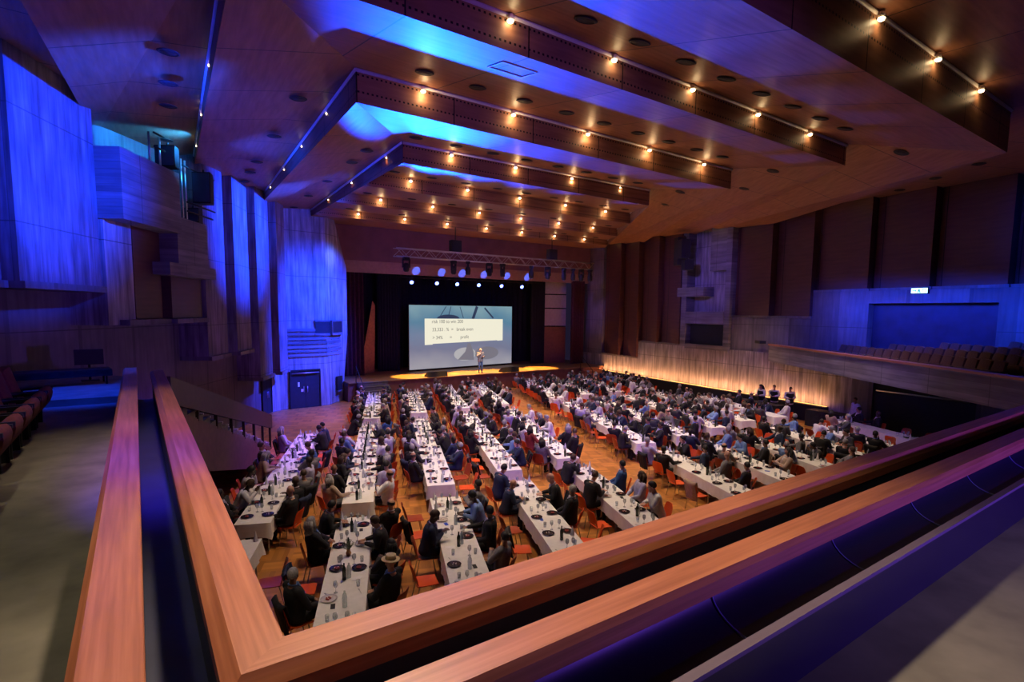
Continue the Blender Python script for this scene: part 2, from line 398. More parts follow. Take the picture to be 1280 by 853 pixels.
ORD = ['first', 'second', 'third', 'fourth', 'fifth', 'sixth', 'seventh', 'eighth', 'ninth', 'tenth', 'eleventh', 'twelfth', 'thirteenth',
       'fourteenth', 'fifteenth', 'sixteenth', 'seventeenth', 'eighteenth', 'nineteenth', 'twentieth']

# ================================================================== SETTING
# floor
b = MB(); b.quad([(-14, -8, 0), (36, -8, 0), (36, 40, 0), (-14, 40, 0)]); struct(b, 'floor', PARQUET)

# ---- left wall: base plane and the protruding upper panels
h31 = R(31.0); U1 = Vector((math.sin(h31), math.cos(h31))); N1 = Vector((U1.y, -U1.x))   # N1 points into the room
PB = Vector((5.95, 31.8)); PP = Vector((7.03, 31.9))
def onp(P, t, off=0.0):
    q = P + U1 * t + N1 * off; return (q.x, q.y)
b = MB(); b.wallquad(onp(PB, -31), onp(PB, 0), 0, 12.6); b.wallquad((-10.1, 5.2), (-10.1, -9), 0, 12.6)
struct(b, 'wall_left', CONCS)
def tP(x):  # parameter along the panel plane from its X coordinate
    return (x - PP.x) / U1.x
def saw_panel(name, x0, x1, zlow, ztop, out, M, ledge=True, drop=0.0):
    # wood panel whose near edge stands `out` metres proud; lip along its foot
    t0, t1 = tP(x0), tP(x1); mb = MB()
    a = onp(PP, t0, out); c = onp(PP, t1, 0.06); d = onp(PP, t1, -0.95); e = onp(PP, t0, -0.95)
    mb.prism([a, c, d, e][::-1] if False else [e, a, c, d], zlow, ztop, 0)
    o = struct(mb, name, M)
    if ledge:
        mb = MB(); a2 = onp(PP, t0 - 0.02, out + 0.12); c2 = onp(PP, t1 + 0.02, 0.18)
        mb.prism([e, a2, c2, d], zlow - 0.16 - drop, zlow, 0)
        l = build(mb, 'panel_ledge', CONCS, o)
    return o
ZT = 12.4
for (x0, x1, z) in [(2.06, 3.06, 3.80), (3.36, 4.27, 3.80), (4.57, 5.55, 2.39), (5.88, 6.70, 2.39)]:
    saw_panel('wall_panel', x0, x1, z + 0.02, ZT, 0.20, LEFTPANEL)
for (x0, x1, z) in [(-6.6, -4.3, 6.22), (-4.25, -2.42, 6.22), (-2.38, -0.78, 6.22)]:
    saw_panel('wall_panel', x0, x1, z, ZT, 0.38, LEFTPANEL)
# lighting tower on the left wall: pier, two concrete lighting boxes, recessed panels
b = MB(); b.prism([onp(PP, tP(-0.74), -0.9), onp(PP, tP(-0.74), 0.14), onp(PP, tP(-0.12), 0.14), onp(PP, tP(-0.12), -0.9)], 5.15, 10.0)
struct(b, 'wall_pier', CONC)
b = MB(); b.prism([onp(PP, tP(-0.08), -0.9), onp(PP, tP(-0.08), 0.12), onp(PP, tP(0.70), 0.05), onp(PP, tP(0.70), -0.9)], 5.32, 8.4); struct(b, 'wall_panel', FINWOOD)
b = MB(); b.prism([onp(PP, tP(0.85), -0.9), onp(PP, tP(0.85), 0.2), onp(PP, tP(1.98), 0.1), onp(PP, tP(1.98), -0.9)], 5.32, 7.2); struct(b, 'wall_panel', FINWOOD)
b = MB(); b.prism([onp(PP, tP(-0.5), -0.9), onp(PP, tP(-0.5), 0.42), onp(PP, tP(0.72), 0.3), onp(PP, tP(0.72), -0.9)], 5.14, 5.30); struct(b, 'trim_1', CONCS)
b = MB(); b.prism([onp(PP, tP(0.8), -0.9), onp(PP, tP(0.8), 0.42), onp(PP, tP(2.02), 0.3), onp(PP, tP(2.02), -0.9)], 5.14, 5.30); struct(b, 'trim_2', CONCS)
tb = MB(); tb.prism([onp(PP, tP(-0.78), -0.9), onp(PP, tP(-0.78), 0.74), onp(PP, tP(0.74), 0.74), onp(PP, tP(0.74), -0.9)], 8.08, 10.0)
struct(tb, 'wall_box', CONCH)
tb = MB(); tb.prism([onp(PP, tP(0.76), -0.9), onp(PP, tP(0.76), 0.58), onp(PP, tP(1.78), 0.58), onp(PP, tP(1.78), -0.9)], 6.9, 8.66)
tb.prism([onp(PP, tP(0.45), -0.9), onp(PP, tP(0.45), 0.62), onp(PP, tP(2.02), 0.62), onp(PP, tP(2.02), -0.9)], 6.72, 7.12)
struct(tb, 'wall_box', CONCH)

# ---- front-left concrete bay with the doors
XB = [(5.95, 31.6), (6.55, 32.1), (9.2, 32.35), (10.45, 33.7)]
b = MB()
b.wallquad((5.2, 31.0), XB[1], 2.15, 12.2); b.wallquad(XB[0], XB[1], 0, 2.2)
b.wallquad(XB[1], XB[2], 2.2, 12.2); b.wallquad((8.75, 32.31), XB[2], 0, 2.2); b.wallquad(XB[1], (6.95, 32.14), 0, 2.2)
b.quad([(9.2, 32.35, 0), (10.45, 33.7, 0), (10.9, 33.95, 4.0), (10.9, 33.9, 8.2), (9.95, 33.2, 11.2), (9.2, 32.35, 11.2)],
       [(2.8, 0), (4.6, 0), (5, 4), (5, 8.2), (3.9, 11.2), (2.8, 11.2)])
b.wallquad((10.45, 33.7), (10.6, 36.2), 0, 8.2)
struct(b, 'wall_front', CONC)
b = MB()   # horizontal banded relief over the doors
for k in range(7):
    z = 2.95 + k * 0.24
    q = [(6.62, 32.02), (9.18, 32.27), (10.4, 33.58), (10.4, 33.8), (9.18, 32.45), (6.62, 32.2)]
    b.prism(q, z, z + 0.17)
struct(b, 'trim_3', CONCH, 'level concrete ribs above the front doors')
# control-room window slot
b = MB(); f0 = Vector((9.40, 32.46)); f1 = Vector((10.30, 33.42)); nn = Vector((0.73, -0.68))
def sl(t, o): q = f0.lerp(f1, t) + nn * o; return (q.x, q.y)
b.prism([sl(0, 0.0), sl(0, 0.16), sl(1, 0.16), sl(1, 0.0)], 4.15, 4.28); b.prism([sl(0, 0.0), sl(0, 0.16), sl(1, 0.16), sl(1, 0.0)], 4.95, 5.02)
b.prism([sl(0, 0.0), sl(0, 0.16), sl(0.04, 0.16), sl(0.04, 0.0)], 4.28, 4.95); b.prism([sl(0.96, 0.0), sl(0.96, 0.16), sl(1, 0.16), sl(1, 0.0)], 4.28, 4.95)
wq = [(8.45, 32.29), (8.45, 32.16), (9.30, 32.24), (9.44, 32.48)]
b.prism(wq, 4.15, 4.28); b.prism(wq, 4.95, 5.02)
wo = struct(b, 'window_1', CONCS); b = MB(); b.prism([sl(0.04, 0.02), sl(0.04, 0.1), sl(0.96, 0.1), sl(0.96, 0.02)], 4.28, 4.95)
b.prism([(8.5, 32.29), (8.5, 32.20), (9.27, 32.27), (9.44, 32.48)], 4.28, 4.95); build(b, 'pane', BLACK, wo)
b = MB(); b.prism([sl(0.5, -0.02), sl(0.5, 0.1), sl(0.95, 0.1), sl(0.95, -0.02)], 0.75, 1.6)
o = struct(b, 'window_2', BLACK); b = MB(); b.prism([sl(0.46, 0.0), sl(0.46, 0.14), sl(0.99, 0.14), sl(0.99, 0.0)], 0.66, 0.75); build(b, 'sill', CONCS, o)
# doors
def door(name, a, c, zt, lab, sign=False):
    a = Vector(a); c = Vector(c); d = (c - a).normalized(); n = Vector((d.y, -d.x))
    def P(t, o): q = a + (c - a) * t + n * o; return (q.x, q.y)
    mb = MB(); mb.prism([P(0, -0.06), P(0, 0.10), P(0.03, 0.10), P(0.03, -0.06)], 0, zt); mb.prism([P(0.97, -0.06), P(0.97, 0.10), P(1, 0.10), P(1, -0.06)], 0, zt)
    mb.prism([P(0, -0.06), P(0, 0.10), P(1, 0.10), P(1, -0.06)], zt, zt + 0.07)
    o = struct(mb, name, BLACK, lab)
    for i in (0, 1):
        mb = MB(); mb.prism([P(0.03 + 0.47 * i, 0.0), P(0.03 + 0.47 * i, 0.05), P(0.495 + 0.475 * i, 0.05), P(0.495 + 0.475 * i, 0.0)], 0.01, zt - 0.01)
        lf = build(mb, 'door_leaf', BLACK, o)
        mb = MB(); s = 0.44 if i == 0 else 0.56
        mb.tube([(*P(s, 0.10), 0.9), (*P(s, 0.10), 1.25)], 0.015); build(mb, 'door_handle', STEEL, lf)
    if sign:
        mb = MB(); mb.prism([P(0.26, 0.055), P(0.26, 0.06), P(0.31, 0.06), P(0.31, 0.055)], 1.25, 1.5); mb.prism([P(0.36, 0.055), P(0.36, 0.06), P(0.46, 0.06), P(0.46, 0.055)], 0.95, 1.1)
        build(mb, 'door_notice', PAPER, o)
        mb = MB(); mb.tube([(*P(0.06, 0.16), zt - 0.12), (*P(0.94, 0.16), zt - 0.12)], 0.035); build(mb, 'door_closer_rail', STEEL, o)
    return o
door('door_1', (5.2, 30.55), (5.93, 31.77), 2.1, 'dark door beside the foot of the stairs')
door('door_2', (6.97, 32.14), (8.72, 32.30), 2.15, 'dark double door in the blue concrete bay', True)

# ---- portal header, stage house
b = MB()
b.prism([(9.4, 35.0), (33.5, 35.0), (33.5, 35.35), (9.4, 35.35)], 8.85, 11.5)
struct(b, 'wall_header', mat('header_plaster', (0.20, 0.085, 0.10), 0.7, noise=0.12, nscale=1.5))
b = MB(); b.quad([(10.4, 34.98, 8.85), (10.4, 35.30, 8.12), (33.0, 35.30, 8.12), (33.0, 34.98, 8.85)][::-1]); b.quad([(10.4, 35.30, 8.12), (10.4, 35.7, 8.12), (33.0, 35.7, 8.12), (33, 35.30, 8.12)]); b.wallquad((33, 35.7), (10.4, 35.7), 8.12, 9.2)
struct(b, 'trim_4', mat('soffit_plaster', (0.24, 0.13, 0.15), 0.6, noise=0.1), 'sloping fascia along the foot of the stage header')
b = MB(); b.wallquad((8, 40.2), (34, 40.2), 0, 10); struct(b, 'wall_back', BLACK)
b = MB(); b.prism([(6.9, 33.0), (10.3, 33.75), (10.3, 40.2), (6.9, 40.2)], 0, 8.6); struct(b, 'wall_stage_left', BLACK)
# stage
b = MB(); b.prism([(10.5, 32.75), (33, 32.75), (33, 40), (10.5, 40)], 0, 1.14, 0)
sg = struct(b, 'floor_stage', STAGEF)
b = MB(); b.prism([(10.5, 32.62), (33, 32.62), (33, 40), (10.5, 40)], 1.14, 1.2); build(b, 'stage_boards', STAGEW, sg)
# stage stairs
def stage_steps(name, x0, x1, lab, M):
    e = empty(name, (0, 0, 0)); tag(e, lab, 'steps')
    e['kind'] = 'structure'
    for k in range(5):
        mb = MB(); y0 = 31.2 + 0.28 * k; mb.box(x0, x1, y0, 32.60, 0.0 if k == 0 else 0.24 * k - 0.0, 0.24 * (k + 1) - 0.04); mb.box(x0 - 0.03, x1 + 0.03, y0 - 0.03, y0 + 0.3, 0.24 * (k + 1) - 0.04, 0.24 * (k + 1))
        build(mb, 'step', M, e)
    for x in (x0 - 0.05,):
        mb = MB(); mb.tube([(x, 31.2, 0.1), (x, 31.2, 1.1), (x, 32.6, 2.2), (x, 32.6, 1.2)], 0.025); build(mb, 'handrail', BLACK, e)
    return e
stage_steps('stage_stairs', 11.0, 12.9, 'blue-lit steps up to the stage beside the concrete bay', CONCS)
stage_steps('stage_stairs', 29.4, 31.2, 'orange wooden steps up to the stage beside the glowing wall', mat('orange_step_wood', (0.42, 0.16, 0.06), 0.5, noise=0.15))
# drapes
def drape(name, x0, x1, y, z0, z1, M, lab, cat='curtain', n=14, amp=0.12, slant=0.0):
    mb = MB()
    def fn(u, v):
        x = x0 + (x1 - x0) * u + slant * (1 - v); return (x, y + amp * math.sin(u * n * 2 * math.pi) * (0.7 + 0.3 * v), z0 + (z1 - z0) * v)
    mb.grid(fn, n * 8, 4)
    def fb(u, v):
        p = fn(1 - u, v); return (p[0], p[1] + 0.03, p[2])
    mb.grid(fb, n * 8, 4)
    return tag(build(mb, name, M), lab, cat)
drape('stage_backdrop', 10.8, 32.8, 39.4, 1.22, 8.6, DRAPE, 'wide black backdrop curtain hanging behind the screen', n=40)
drape('stage_curtain', 11.0, 12.7, 36.0, 1.22, 8.3, REDDRAPE, 'dark red curtain gathered at the stage edge beside the blue bay', n=6)
drape('stage_curtain', 30.5, 31.9, 35.2, 1.22, 8.3, REDDRAPE, 'dark red curtain gathered at the stage edge beside the fluted wall', n=6)
drape('side_drape', 14.3, 16.0, 37.7, 1.22, 8.3, DRAPE, 'black side drape between the slanted timber panel and the screen', n=8)
drape('side_drape', 27.6, 29.0, 37.0, 1.22, 8.3, DRAPE, 'black side drape between the screen and the violet reflector panel', n=8)
# timber reflectors on the stage sides
b = MB(); b.quad([(12.7, 37.0, 1.2), (14.0, 37.6, 1.2), (14.1, 37.6, 6.0), (13.9, 37.55, 6.3)]); b.quad([(13.9, 37.58, 6.3), (14.1, 37.63, 6.0), (14.0, 37.65, 1.2), (12.7, 37.05, 1.2)])
tag(build(b, 'reflector_panel', mat('amber_timber', (0.45, 0.2, 0.08), 0.6, noise=0.2)), 'slanted amber timber panel standing in the wings near the blue bay', 'panel')
e = empty('reflector_panel', (0, 0, 0)); tag(e, 'tall panelled reflector at the stage side, violet above and brown below', 'panel')
for (z0, z1, M) in [(1.2, 4.35, mat('brown_reflector', (0.22, 0.09, 0.05), 0.6, noise=0.15)), (4.45, 5.9, mat('pale_reflector', (0.4, 0.36, 0.42), 0.6, noise=0.1)), (6.0, 7.1, MATS['pale_reflector']), (7.2, 8.2, MATS['pale_reflector'])]:
    mb = MB(); mb.prism([(28.9, 37.1), (30.9, 36.4), (30.95, 36.5), (28.95, 37.2)], z0, z1); build(mb, 'reflector_board', M, e)

# ---- right wall
A = Vector((32.33, 35.48)); Bq = Vector((29.40, 13.52)); UR = (Bq - A).normalized(); NR = Vector((UR.y, -UR.x))   # into the room: -X side
if NR.x > 0: NR = -NR
def onr(y, off=0.0):
    t = (y - A.y) / UR.y; q = A + UR * t + NR * off; return (q.x, q.y)
def rprism(mb, y0, y1, o0, o1, z0, z1, mi=0, o0b=None):
    # y0>y1 : from the stage end to the rear end; o1 outwards into the room
    o0b = o1 if o0b is None else o0b
    mb.prism([onr(y1, o0), onr(y0, o0), onr(y0, o1), onr(y1, o0b)], z0, z1, mi)
b = MB(); b.wallquad(onr(36.4, -0.6), onr(-9, -0.6), 0, 12.6)
struct(b, 'wall_right', CONC)
b = MB(); rprism(b, 36.2, 28.45, -0.6, -0.02, 0, 2.15); rprism(b, 28.45, 12.4, -0.6, -0.02, 0, 3.42)
struct(b, 'wall_right_lower', FLUTE)
b = MB(); rprism(b, 36.2, 33.1, -0.6, -0.1, 2.15, 12.3); struct(b, 'wall_column', CONCS)
def rpanel(y0, y1, z0, z1=12.3):
    mb = MB(); mb.prism([onr(y1, -0.6), onr(y0, -0.6), onr(y0, -0.28), onr(y1, 0.16)], z0, z1); o = struct(mb, 'wall_panel', FINWOOD)
    mb = MB(); rprism(mb, y0, y1, -0.6, 0.02, z0 - 0.12, z0); build(mb, 'panel_ledge', CONCS, o)
for (y0, y1, z) in [(33.0, 30.6, 2.28), (30.55, 28.45, 2.28), (28.4, 26.3, 3.54), (26.25, 24.1, 3.54), (19.9, 17.2, 5.55), (17.15, 14.75, 5.55),
                    (14.7, 11.9, 6.92), (11.85, 9.3, 6.92), (9.25, 6.6, 6.92), (6.55, 3.8, 6.92), (3.75, 1.0, 6.92)]:
    rpanel(y0, y1, z)
# concrete technical bay on the right wall
b = MB()
rprism(b, 24.0, 23.55, -0.6, 0.15, 3.42, 11.6)          # left jamb
rprism(b, 20.35, 19.95, -0.6, 0.15, 3.3, 11.9)          # right jamb
rprism(b, 23.55, 20.35, -0.6, 0.2, 4.95, 5.75)          # lintel over the window
rprism(b, 24.2, 21.9, -0.6, 0.35, 6.75, 7.35)
rprism(b, 23.55, 20.35, -0.6, 0.12, 3.30, 3.6)
rprism(b, 21.8, 20.35, -0.6, -0.05, 8.35, 11.6)
struct(b, 'wall_bay', CONCH)
b = MB(); rprism(b, 23.45, 20.45, -0.35, -0.25, 3.6, 4.95); struct(b, 'window_3', BLACK, 'dark control-room window in the concrete bay')
# violet balcony wall strip and recess
b = MB(); rprism(b, 19.9, 14.8, -0.6, -0.05, 3.42, 5.42); struct(b, 'wall_strip', CONCS)
b = MB(); rprism(b, 14.8, 11.9, -0.6, -0.08, 3.4, 6.8); rprism(b, 6.9, -4, -0.6, -0.08, 3.4, 6.8); rprism(b, 11.9, 6.9, -0.6, -0.08, 6.2, 6.8); struct(b, 'wall_balcony', CONCS)
b = MB(); rprism(b, 11.9, 6.9, -0.6, -0.5, 3.4, 6.2); struct(b, 'door_3', PARAPET, 'dark recessed doorway at the back of the far balcony')
# dark plinth with the warm cove light on top
b = MB(); rprism(b, 36.2, 13.5, -0.02, 0.42, 0, 0.86)
pl = struct(b, 'baseboard_right', BLACK)
b = MB(); rprism(b, 35.6, 13.55, 0.02, 0.10, 0.865, 0.88); o = build(b, 'cove_light', LEDON); tag(o, 'warm light strip glowing along the top of the dark plinth', 'light')
t = 35.0
while t > 14.0:
    q = onr(t - 0.9, 0.36); tgt = onr(t - 0.9, -0.15)
    area('cove_lamp', (q[0], q[1], 0.95), (tgt[0], tgt[1], 1.9), 38, (1.0, 0.43, 0.17), 1.9, 0.06); t -= 1.95
# door under the right balcony
b = MB(); rprism(b, 12.4, -4, -0.6, -0.02, 2.45, 3.42); rprism(b, 12.4, 11.4, -0.6, -0.02, 0, 2.45); rprism(b, 7.3, -4, -0.6, -0.02, 0, 2.45); struct(b, 'wall_under_balcony', CONCS)
b = MB(); rprism(b, 11.4, 7.3, -0.5, -0.1, 0, 2.45); dd = struct(b, 'door_4', BLACK, 'wide black double door below the far balcony')
b = MB(); p0 = onr(11.2, 0.05); p1 = onr(7.5, 0.05); b.tube([(*p0, 2.05), (*p1, 2.05)], 0.035); build(b, 'curtain_rail', STEEL, dd)
def exit_sign(y, z, lab):
    e = empty('exit_sign', (0, 0, 0)); tag(e, lab, 'sign')
    mb = MB(); rprism(mb, y + 0.34, y - 0.34, -0.05, 0.08, z, z + 0.26); build(mb, 'sign_box', BLACK, e)
    mb = MB(); rprism(mb, y + 0.32, y - 0.32, 0.08, 0.09, z + 0.02, z + 0.24); build(mb, 'sign_face', EXITON, e)
    for nm, bits in (('arrow_mark', [(0.28, 0.14, 0.115, 0.145), (0.15, 0.12, 0.09, 0.17)]), ('running_figure_mark', [(0.03, -0.02, 0.155, 0.2), (0.05, -0.03, 0.085, 0.157), (0.07, 0.03, 0.04, 0.09), (-0.01, -0.06, 0.04, 0.088)]), ('doorway_mark', [(-0.12, -0.26, 0.19, 0.21), (-0.12, -0.14, 0.04, 0.2), (-0.24, -0.26, 0.04, 0.2)])):
        mb = MB()
        for (a_, c_, z0, z1) in bits: rprism(mb, y + a_, y + c_, 0.09, 0.094, z + z0, z + z1)
        build(mb, nm, EXITDK, e)
exit_sign(9.45, 2.5, 'glowing green exit sign above the black double door below the far balcony')
exit_sign(9.7, 6.62, 'glowing green exit sign above the recessed doorway on the far balcony')

# ---- right balcony: slab, timber rail, stepped rows of seats
RB0 = Vector((29.75, 17.0)); UB = Vector((-0.5933, -0.8050)); NB = Vector((0.8050, -0.5933))   # NB: back, away from the hall
def rb(t, o): q = RB0 + UB * t + NB * o; return (q.x, q.y)
b = MB(); b.prism([rb(0, 0.05), rb(24, 0.05), rb(24, 14), rb(17.0, 14), rb(0.3, 0.3)], 3.0, 3.3); struct(b, 'floor_balcony', CARPET)
b = MB(); b.prism([rb(-0.2, 0), rb(24, 0), rb(24, 0.18), rb(-0.2, 0.18)], 2.95, 3.86); struct(b, 'wall_balcony_front', CONCH)
b = MB(); b.prism([rb(-0.2, -0.06), rb(24, -0.06), rb(24, 0.30), rb(-0.2, 0.30)], 3.86, 3.94); b.prism([rb(-0.2, 0.34), rb(24, 0.34), rb(24, 0.46), rb(-0.2, 0.46)], 3.80, 3.86)
tag(build(b, 'balcony_handrail', RAILW), 'long orange timber handrail capping the far balcony front', 'handrail')
b = MB(); b.box(0, 0.7, 0, 0.35, 0, 0.16, M=Matrix.Translation((29.55, 17.15, 3.95)) @ Matrix.Rotation(R(-127), 4, 'Z') @ Matrix.Translation((-0.75, -0.35, 0)))
tag(build(b, 'stage_lamp', BLACK), 'flat black lamp lying at the far balcony rail end', 'lamp')
def chair_seat_proto(name, M, lab):
    e = empty(name); mb = MB()
    def back(u, v):
        x = (u - 0.5) * (0.5 - 0.05 * v); bulge = 0.03 * (1 - (2 * u - 1) ** 2); rz = 0.40 + 0.48 * v - 0.05 * abs(2 * u - 1) ** 4 * v
        return (x, -0.22 - 0.13 * v + bulge, rz)
    mb.grid(back, 8, 6); mb.grid(lambda u, v: (lambda p: (p[0], p[1] - 0.09, p[2]))(back(1 - u, v)), 8, 6)
    mb.grid(lambda u, v: (lambda p: (p[0], p[1] - 0.09 * (1 - v), p[2]))(back(u, 1.0)), 8, 1)
    mb.grid(lambda u, v: (lambda p: (p[0], p[1] - 0.09 * v, p[2]))(back(0.0, u)), 6, 1); mb.grid(lambda u, v: (lambda p: (p[0], p[1] - 0.09 * (1 - v), p[2]))(back(1.0, u)), 6, 1)
    build(mb, 'backrest', M, e)
    mb = MB()   # tipped-up seat cushion
    def pad(u, v):
        a = 2 * math.pi * v; x = (u - 0.5) * 0.46
        r = 1.0 if 0.05 < u < 0.95 else 0.85
        return (x, 0.02 + 0.10 * math.cos(a) * r + 0.05 * math.sin(a), 0.40 + 0.17 * math.sin(a) * r)
    mb.grid(pad, 6, 14); 
    mb.quad([pad(0, k / 14) for k in range(14)]); mb.quad([pad(1, k / 14) for k in reversed(range(14))])
    build(mb, 'seat', M, e)
    for s in (-1, 1):
        mb = MB(); mb.box(s * 0.25 - 0.02, s * 0.25 + 0.02, -0.26, -0.02, 0.0, 0.42); mb.box(s * 0.25 - 0.025, s * 0.25 + 0.025, -0.28, 0.12, 0.50, 0.54); mb.box(s * 0.25 - 0.02, s * 0.25 + 0.02, -0.28, -0.22, 0.4, 0.52)
        build(mb, 'armrest', BLACK, e)
    return e
seatR = chair_seat_proto('theatre_seat', SEATBR, '')
first = True; hd = math.atan2(-NB.y, -NB.x) - math.pi / 2
for r in range(4):
    zf = 3.3 + 0.17 * r
    if r:
        mb = MB(); mb.prism([rb(2.2 + 1.7 * r, 0.95 + 0.95 * r), rb(17, 0.95 + 0.95 * r), rb(17, 1.9 + 0.95 * r), rb(2.9 + 1.9 * r, 1.9 + 0.95 * r)], 3.3, zf); struct(mb, 'floor_balcony_step', CARPET)
    for k in range(17 - 2 * r):
        t = 4.0 + 2.0 * r + 0.56 * k + 0.2 * (r % 2)
        q = rb(t, 1.45 + 0.95 * r)
        o = seatR if first else copy_tree(seatR); first = False
        o.location = (q[0], q[1], zf); o.rotation_euler = (0, 0, hd)
        tag(o, f'brown theatre seat on far balcony, {ORD[r]} row from the rail, {ORD[k]} from the stage end', 'theatre seat', 'empty seats on the far balcony')

# ---- ceiling: horizontal tracks at 11.3 m, saw-tooth panels between them
ZC = 11.3; dR = Vector((0.6225, 0.7826))
TR = []
for (L, Rr, Aend, drop) in [((-1.65, 4.95), (20.0, 4.95), (-0.75, 22.0), 1.15), ((1.38, 9.04), (19.75, 9.04), (2.25, 28.0), 0.68),
                            ((4.51, 13.05), (19.45, 13.1), (5.7, 34.5), 0.78), ((7.62, 17.6), (19.7, 17.45), (8.75, 38.0), 0.72)]:
    Bend = (Rr[0] + dR.x * 24, Rr[1] + dR.y * 24); TR.append((Aend, L, Rr, Bend, drop))
cb = MB(); fb = MB()
def P3(p, z): return (p[0], p[1], z)
def ring(outer, inner):
    Ao, Lo, Ro, Bo, d = outer; Ai, Li, Ri, Bi, _ = inner
    for (o0, o1, i1, i0, za, zb_) in ((Ao, Lo, Li, Ai, ZC - 0.25, ZC - d), (Lo, Ro, Ri, Li, ZC - d, ZC - d), (Ro, Bo, Bi, Ri, ZC - d, ZC - 0.3)):
        cb.quad([P3(o0, za), P3(o1, zb_), P3(i1, ZC), P3(i0, ZC)])
outer0 = ((-16, 16), (-14, -10), (36, -10), (48, 12), 0.5)
ring(outer0, TR[0])
for k in range(3): ring(TR[k], TR[k + 1])
for (Ae, L, Rr, Be, d) in TR:
    for (p, q, dp, dq) in ((Ae, L, 0.25, d), (L, Rr, d, d), (Rr, Be, d, 0.3)):
        n = math.hypot(q[0] - p[0], q[1] - p[1]); sgn = [(0, dp), (n, dq), (n, 0), (0, 0)]
        fb.quad([P3(p, ZC - dp), P3(q, ZC - dq), P3(q, ZC), P3(p, ZC)], sgn)
# inside the innermost track: three more steps up to the stage header
A3, L3, R3, B3, d3 = TR[3]
def xl(y): return L3[0] + (y - L3[1]) * (A3[0] - L3[0]) / (A3[1] - L3[1])
def xr(y): return R3[0] + (y - R3[1]) * dR.x / dR.y
steps = [(17.52, d3), (22.1, 0.60), (26.7, 0.50), (31.3, 0.42), (35.2, 0.0)]
for i in range(4):
    y0, d = steps[i]; y1 = steps[i + 1][0]; z1 = ZC if i < 3 else 11.08
    cb.quad([(xl(y0), y0, ZC - d), (xr(y0), y0, ZC - d), (xr(y1), y1, z1), (xl(y1), y1, z1)])
    fb.quad([(xl(y0), y0, ZC), (xl(y0), y0, ZC - d), (xl(y1), y1, z1)], [(0, d), (0, 0), (4.6, d)])
    fb.quad([(xr(y0), y0, ZC - d), (xr(y0), y0, ZC), (xr(y1), y1, z1)], [(0, 0), (0, d), (4.6, d)])
    if i:
        fb.quad([(xl(y0), y0, ZC - d), (xr(y0), y0, ZC - d), (xr(y0), y0, ZC), (xl(y0), y0, ZC)], [(0, 0), (xr(y0) - xl(y0), 0), (xr(y0) - xl(y0), d), (0, d)])
struct(cb, 'ceiling', CEIL)
struct(fb, 'ceiling_beam', PERF, 'perforated timber step faces of the ceiling')
# white light tracks, lamps, recessed lights
def trackline(pts, lab):
    mb = MB()
    for p, q in zip(pts[:-1], pts[1:]):
        mb.tube([P3(p, ZC - 0.04), P3(q, ZC - 0.04)], 0.05, 6)
    return tag(build(mb, 'lighting_track', WHITEMETAL), lab, 'lighting track')
TN = ['nearest', 'second nearest', 'third nearest', 'innermost']
def clipend(p, q, d):
    v = Vector(q) - Vector(p); return tuple(Vector(p) + v * min(1, d / v.length))
ENDL = [13.2, 15.0, 17.6, 17.5]; ENDR = [14, 17, 19, 20]
lampproto = empty('track_lamp')
mb = MB(); mb.lathe([(0.05, 0.0), (0.06, -0.02), (0.06, -0.10), (0.045, -0.11)], 10); build(mb, 'lamp_housing', WHITEMETAL, lampproto)
mb = MB(); mb.lathe([(0.0, -0.165), (0.045, -0.15), (0.065, -0.12), (0.045, -0.105)], 10); build(mb, 'lamp_lens', LAMPON, lampproto)
lamp_first = True
def lamp(x, y, z, lab, glow=True, group='warm lamps along the ceiling tracks'):
    global lamp_first
    o = lampproto if lamp_first else copy_tree(lampproto); lamp_first = False
    o.location = (x, y, z); tag(o, lab, 'lamp', group)
    if glow: point('track_lamp_glow', (x, y - 0.05, z - 0.26), LAMPGLOW * (0.8 if y < 10 or x < 3 else 3.4 if (x < 24 and y > 12) else 1.6), (1.0, 0.6, 0.28), 0.05)
lefts = [[5.0, 9.0, 12.0], [5.5, 9.5, 12.5, 14.3], [4.6, 8.3, 11.5, 14.4, 16.8], [3.2, 7.0, 10.6, 13.6, 16.0]]
for k, (Ae, L, Rr, Be, d) in enumerate(TR):
    trackline([clipend(L, Ae, ENDL[k]), L, Rr] + ([clipend(Rr, Be, ENDR[k])] if k >= 2 else []), f'{TN[k]} white lighting track bordering a ceiling step')
    for i, y in enumerate([[13.6, 17.1], [14.5, 18.2, 21.7], [16.0, 19.6, 23.2, 26.9], [19.2, 23.8, 28.1, 33.0]][k]):
        x = L[0] + (y - L[1]) * (Ae[0] - L[0]) / (Ae[1] - L[1]); lamp(x + 0.04, y, ZC - 0.05, f'{ORD[i]} lamp from the corner down the stair side of {TN[k]} ceiling track')
    for i, x in enumerate([[11.65, 14.45, 17.25], [6.1, 8.85, 11.55, 14.41, 17.23], [6.2, 8.96, 11.77, 14.58, 17.55], [9.46, 12.23, 15.05, 17.83]][k]):
        lamp(x, L[1] - 0.08, ZC - 0.05, f'{ORD[i]} lamp from the stair side on the cross run of {TN[k]} ceiling track')
    for i, q in enumerate([[(22.07, 7.26), (25.09, 10.87), (27.75, 14.19)], [(20.78, 10.48), (23.62, 14.03), (26.43, 17.57), (29.59, 21.4)], [(21.31, 15.58), (24.3, 19.21), (27.43, 23.1), (30.19, 26.69)], [(21.31, 19.37), (24.34, 23.28), (27.75, 27.64), (31.3, 32.1)]][k]):
        lamp(q[0], q[1], ZC - 0.05, f'{ORD[i]} lamp from the corner along the far side of {TN[k]} ceiling track')
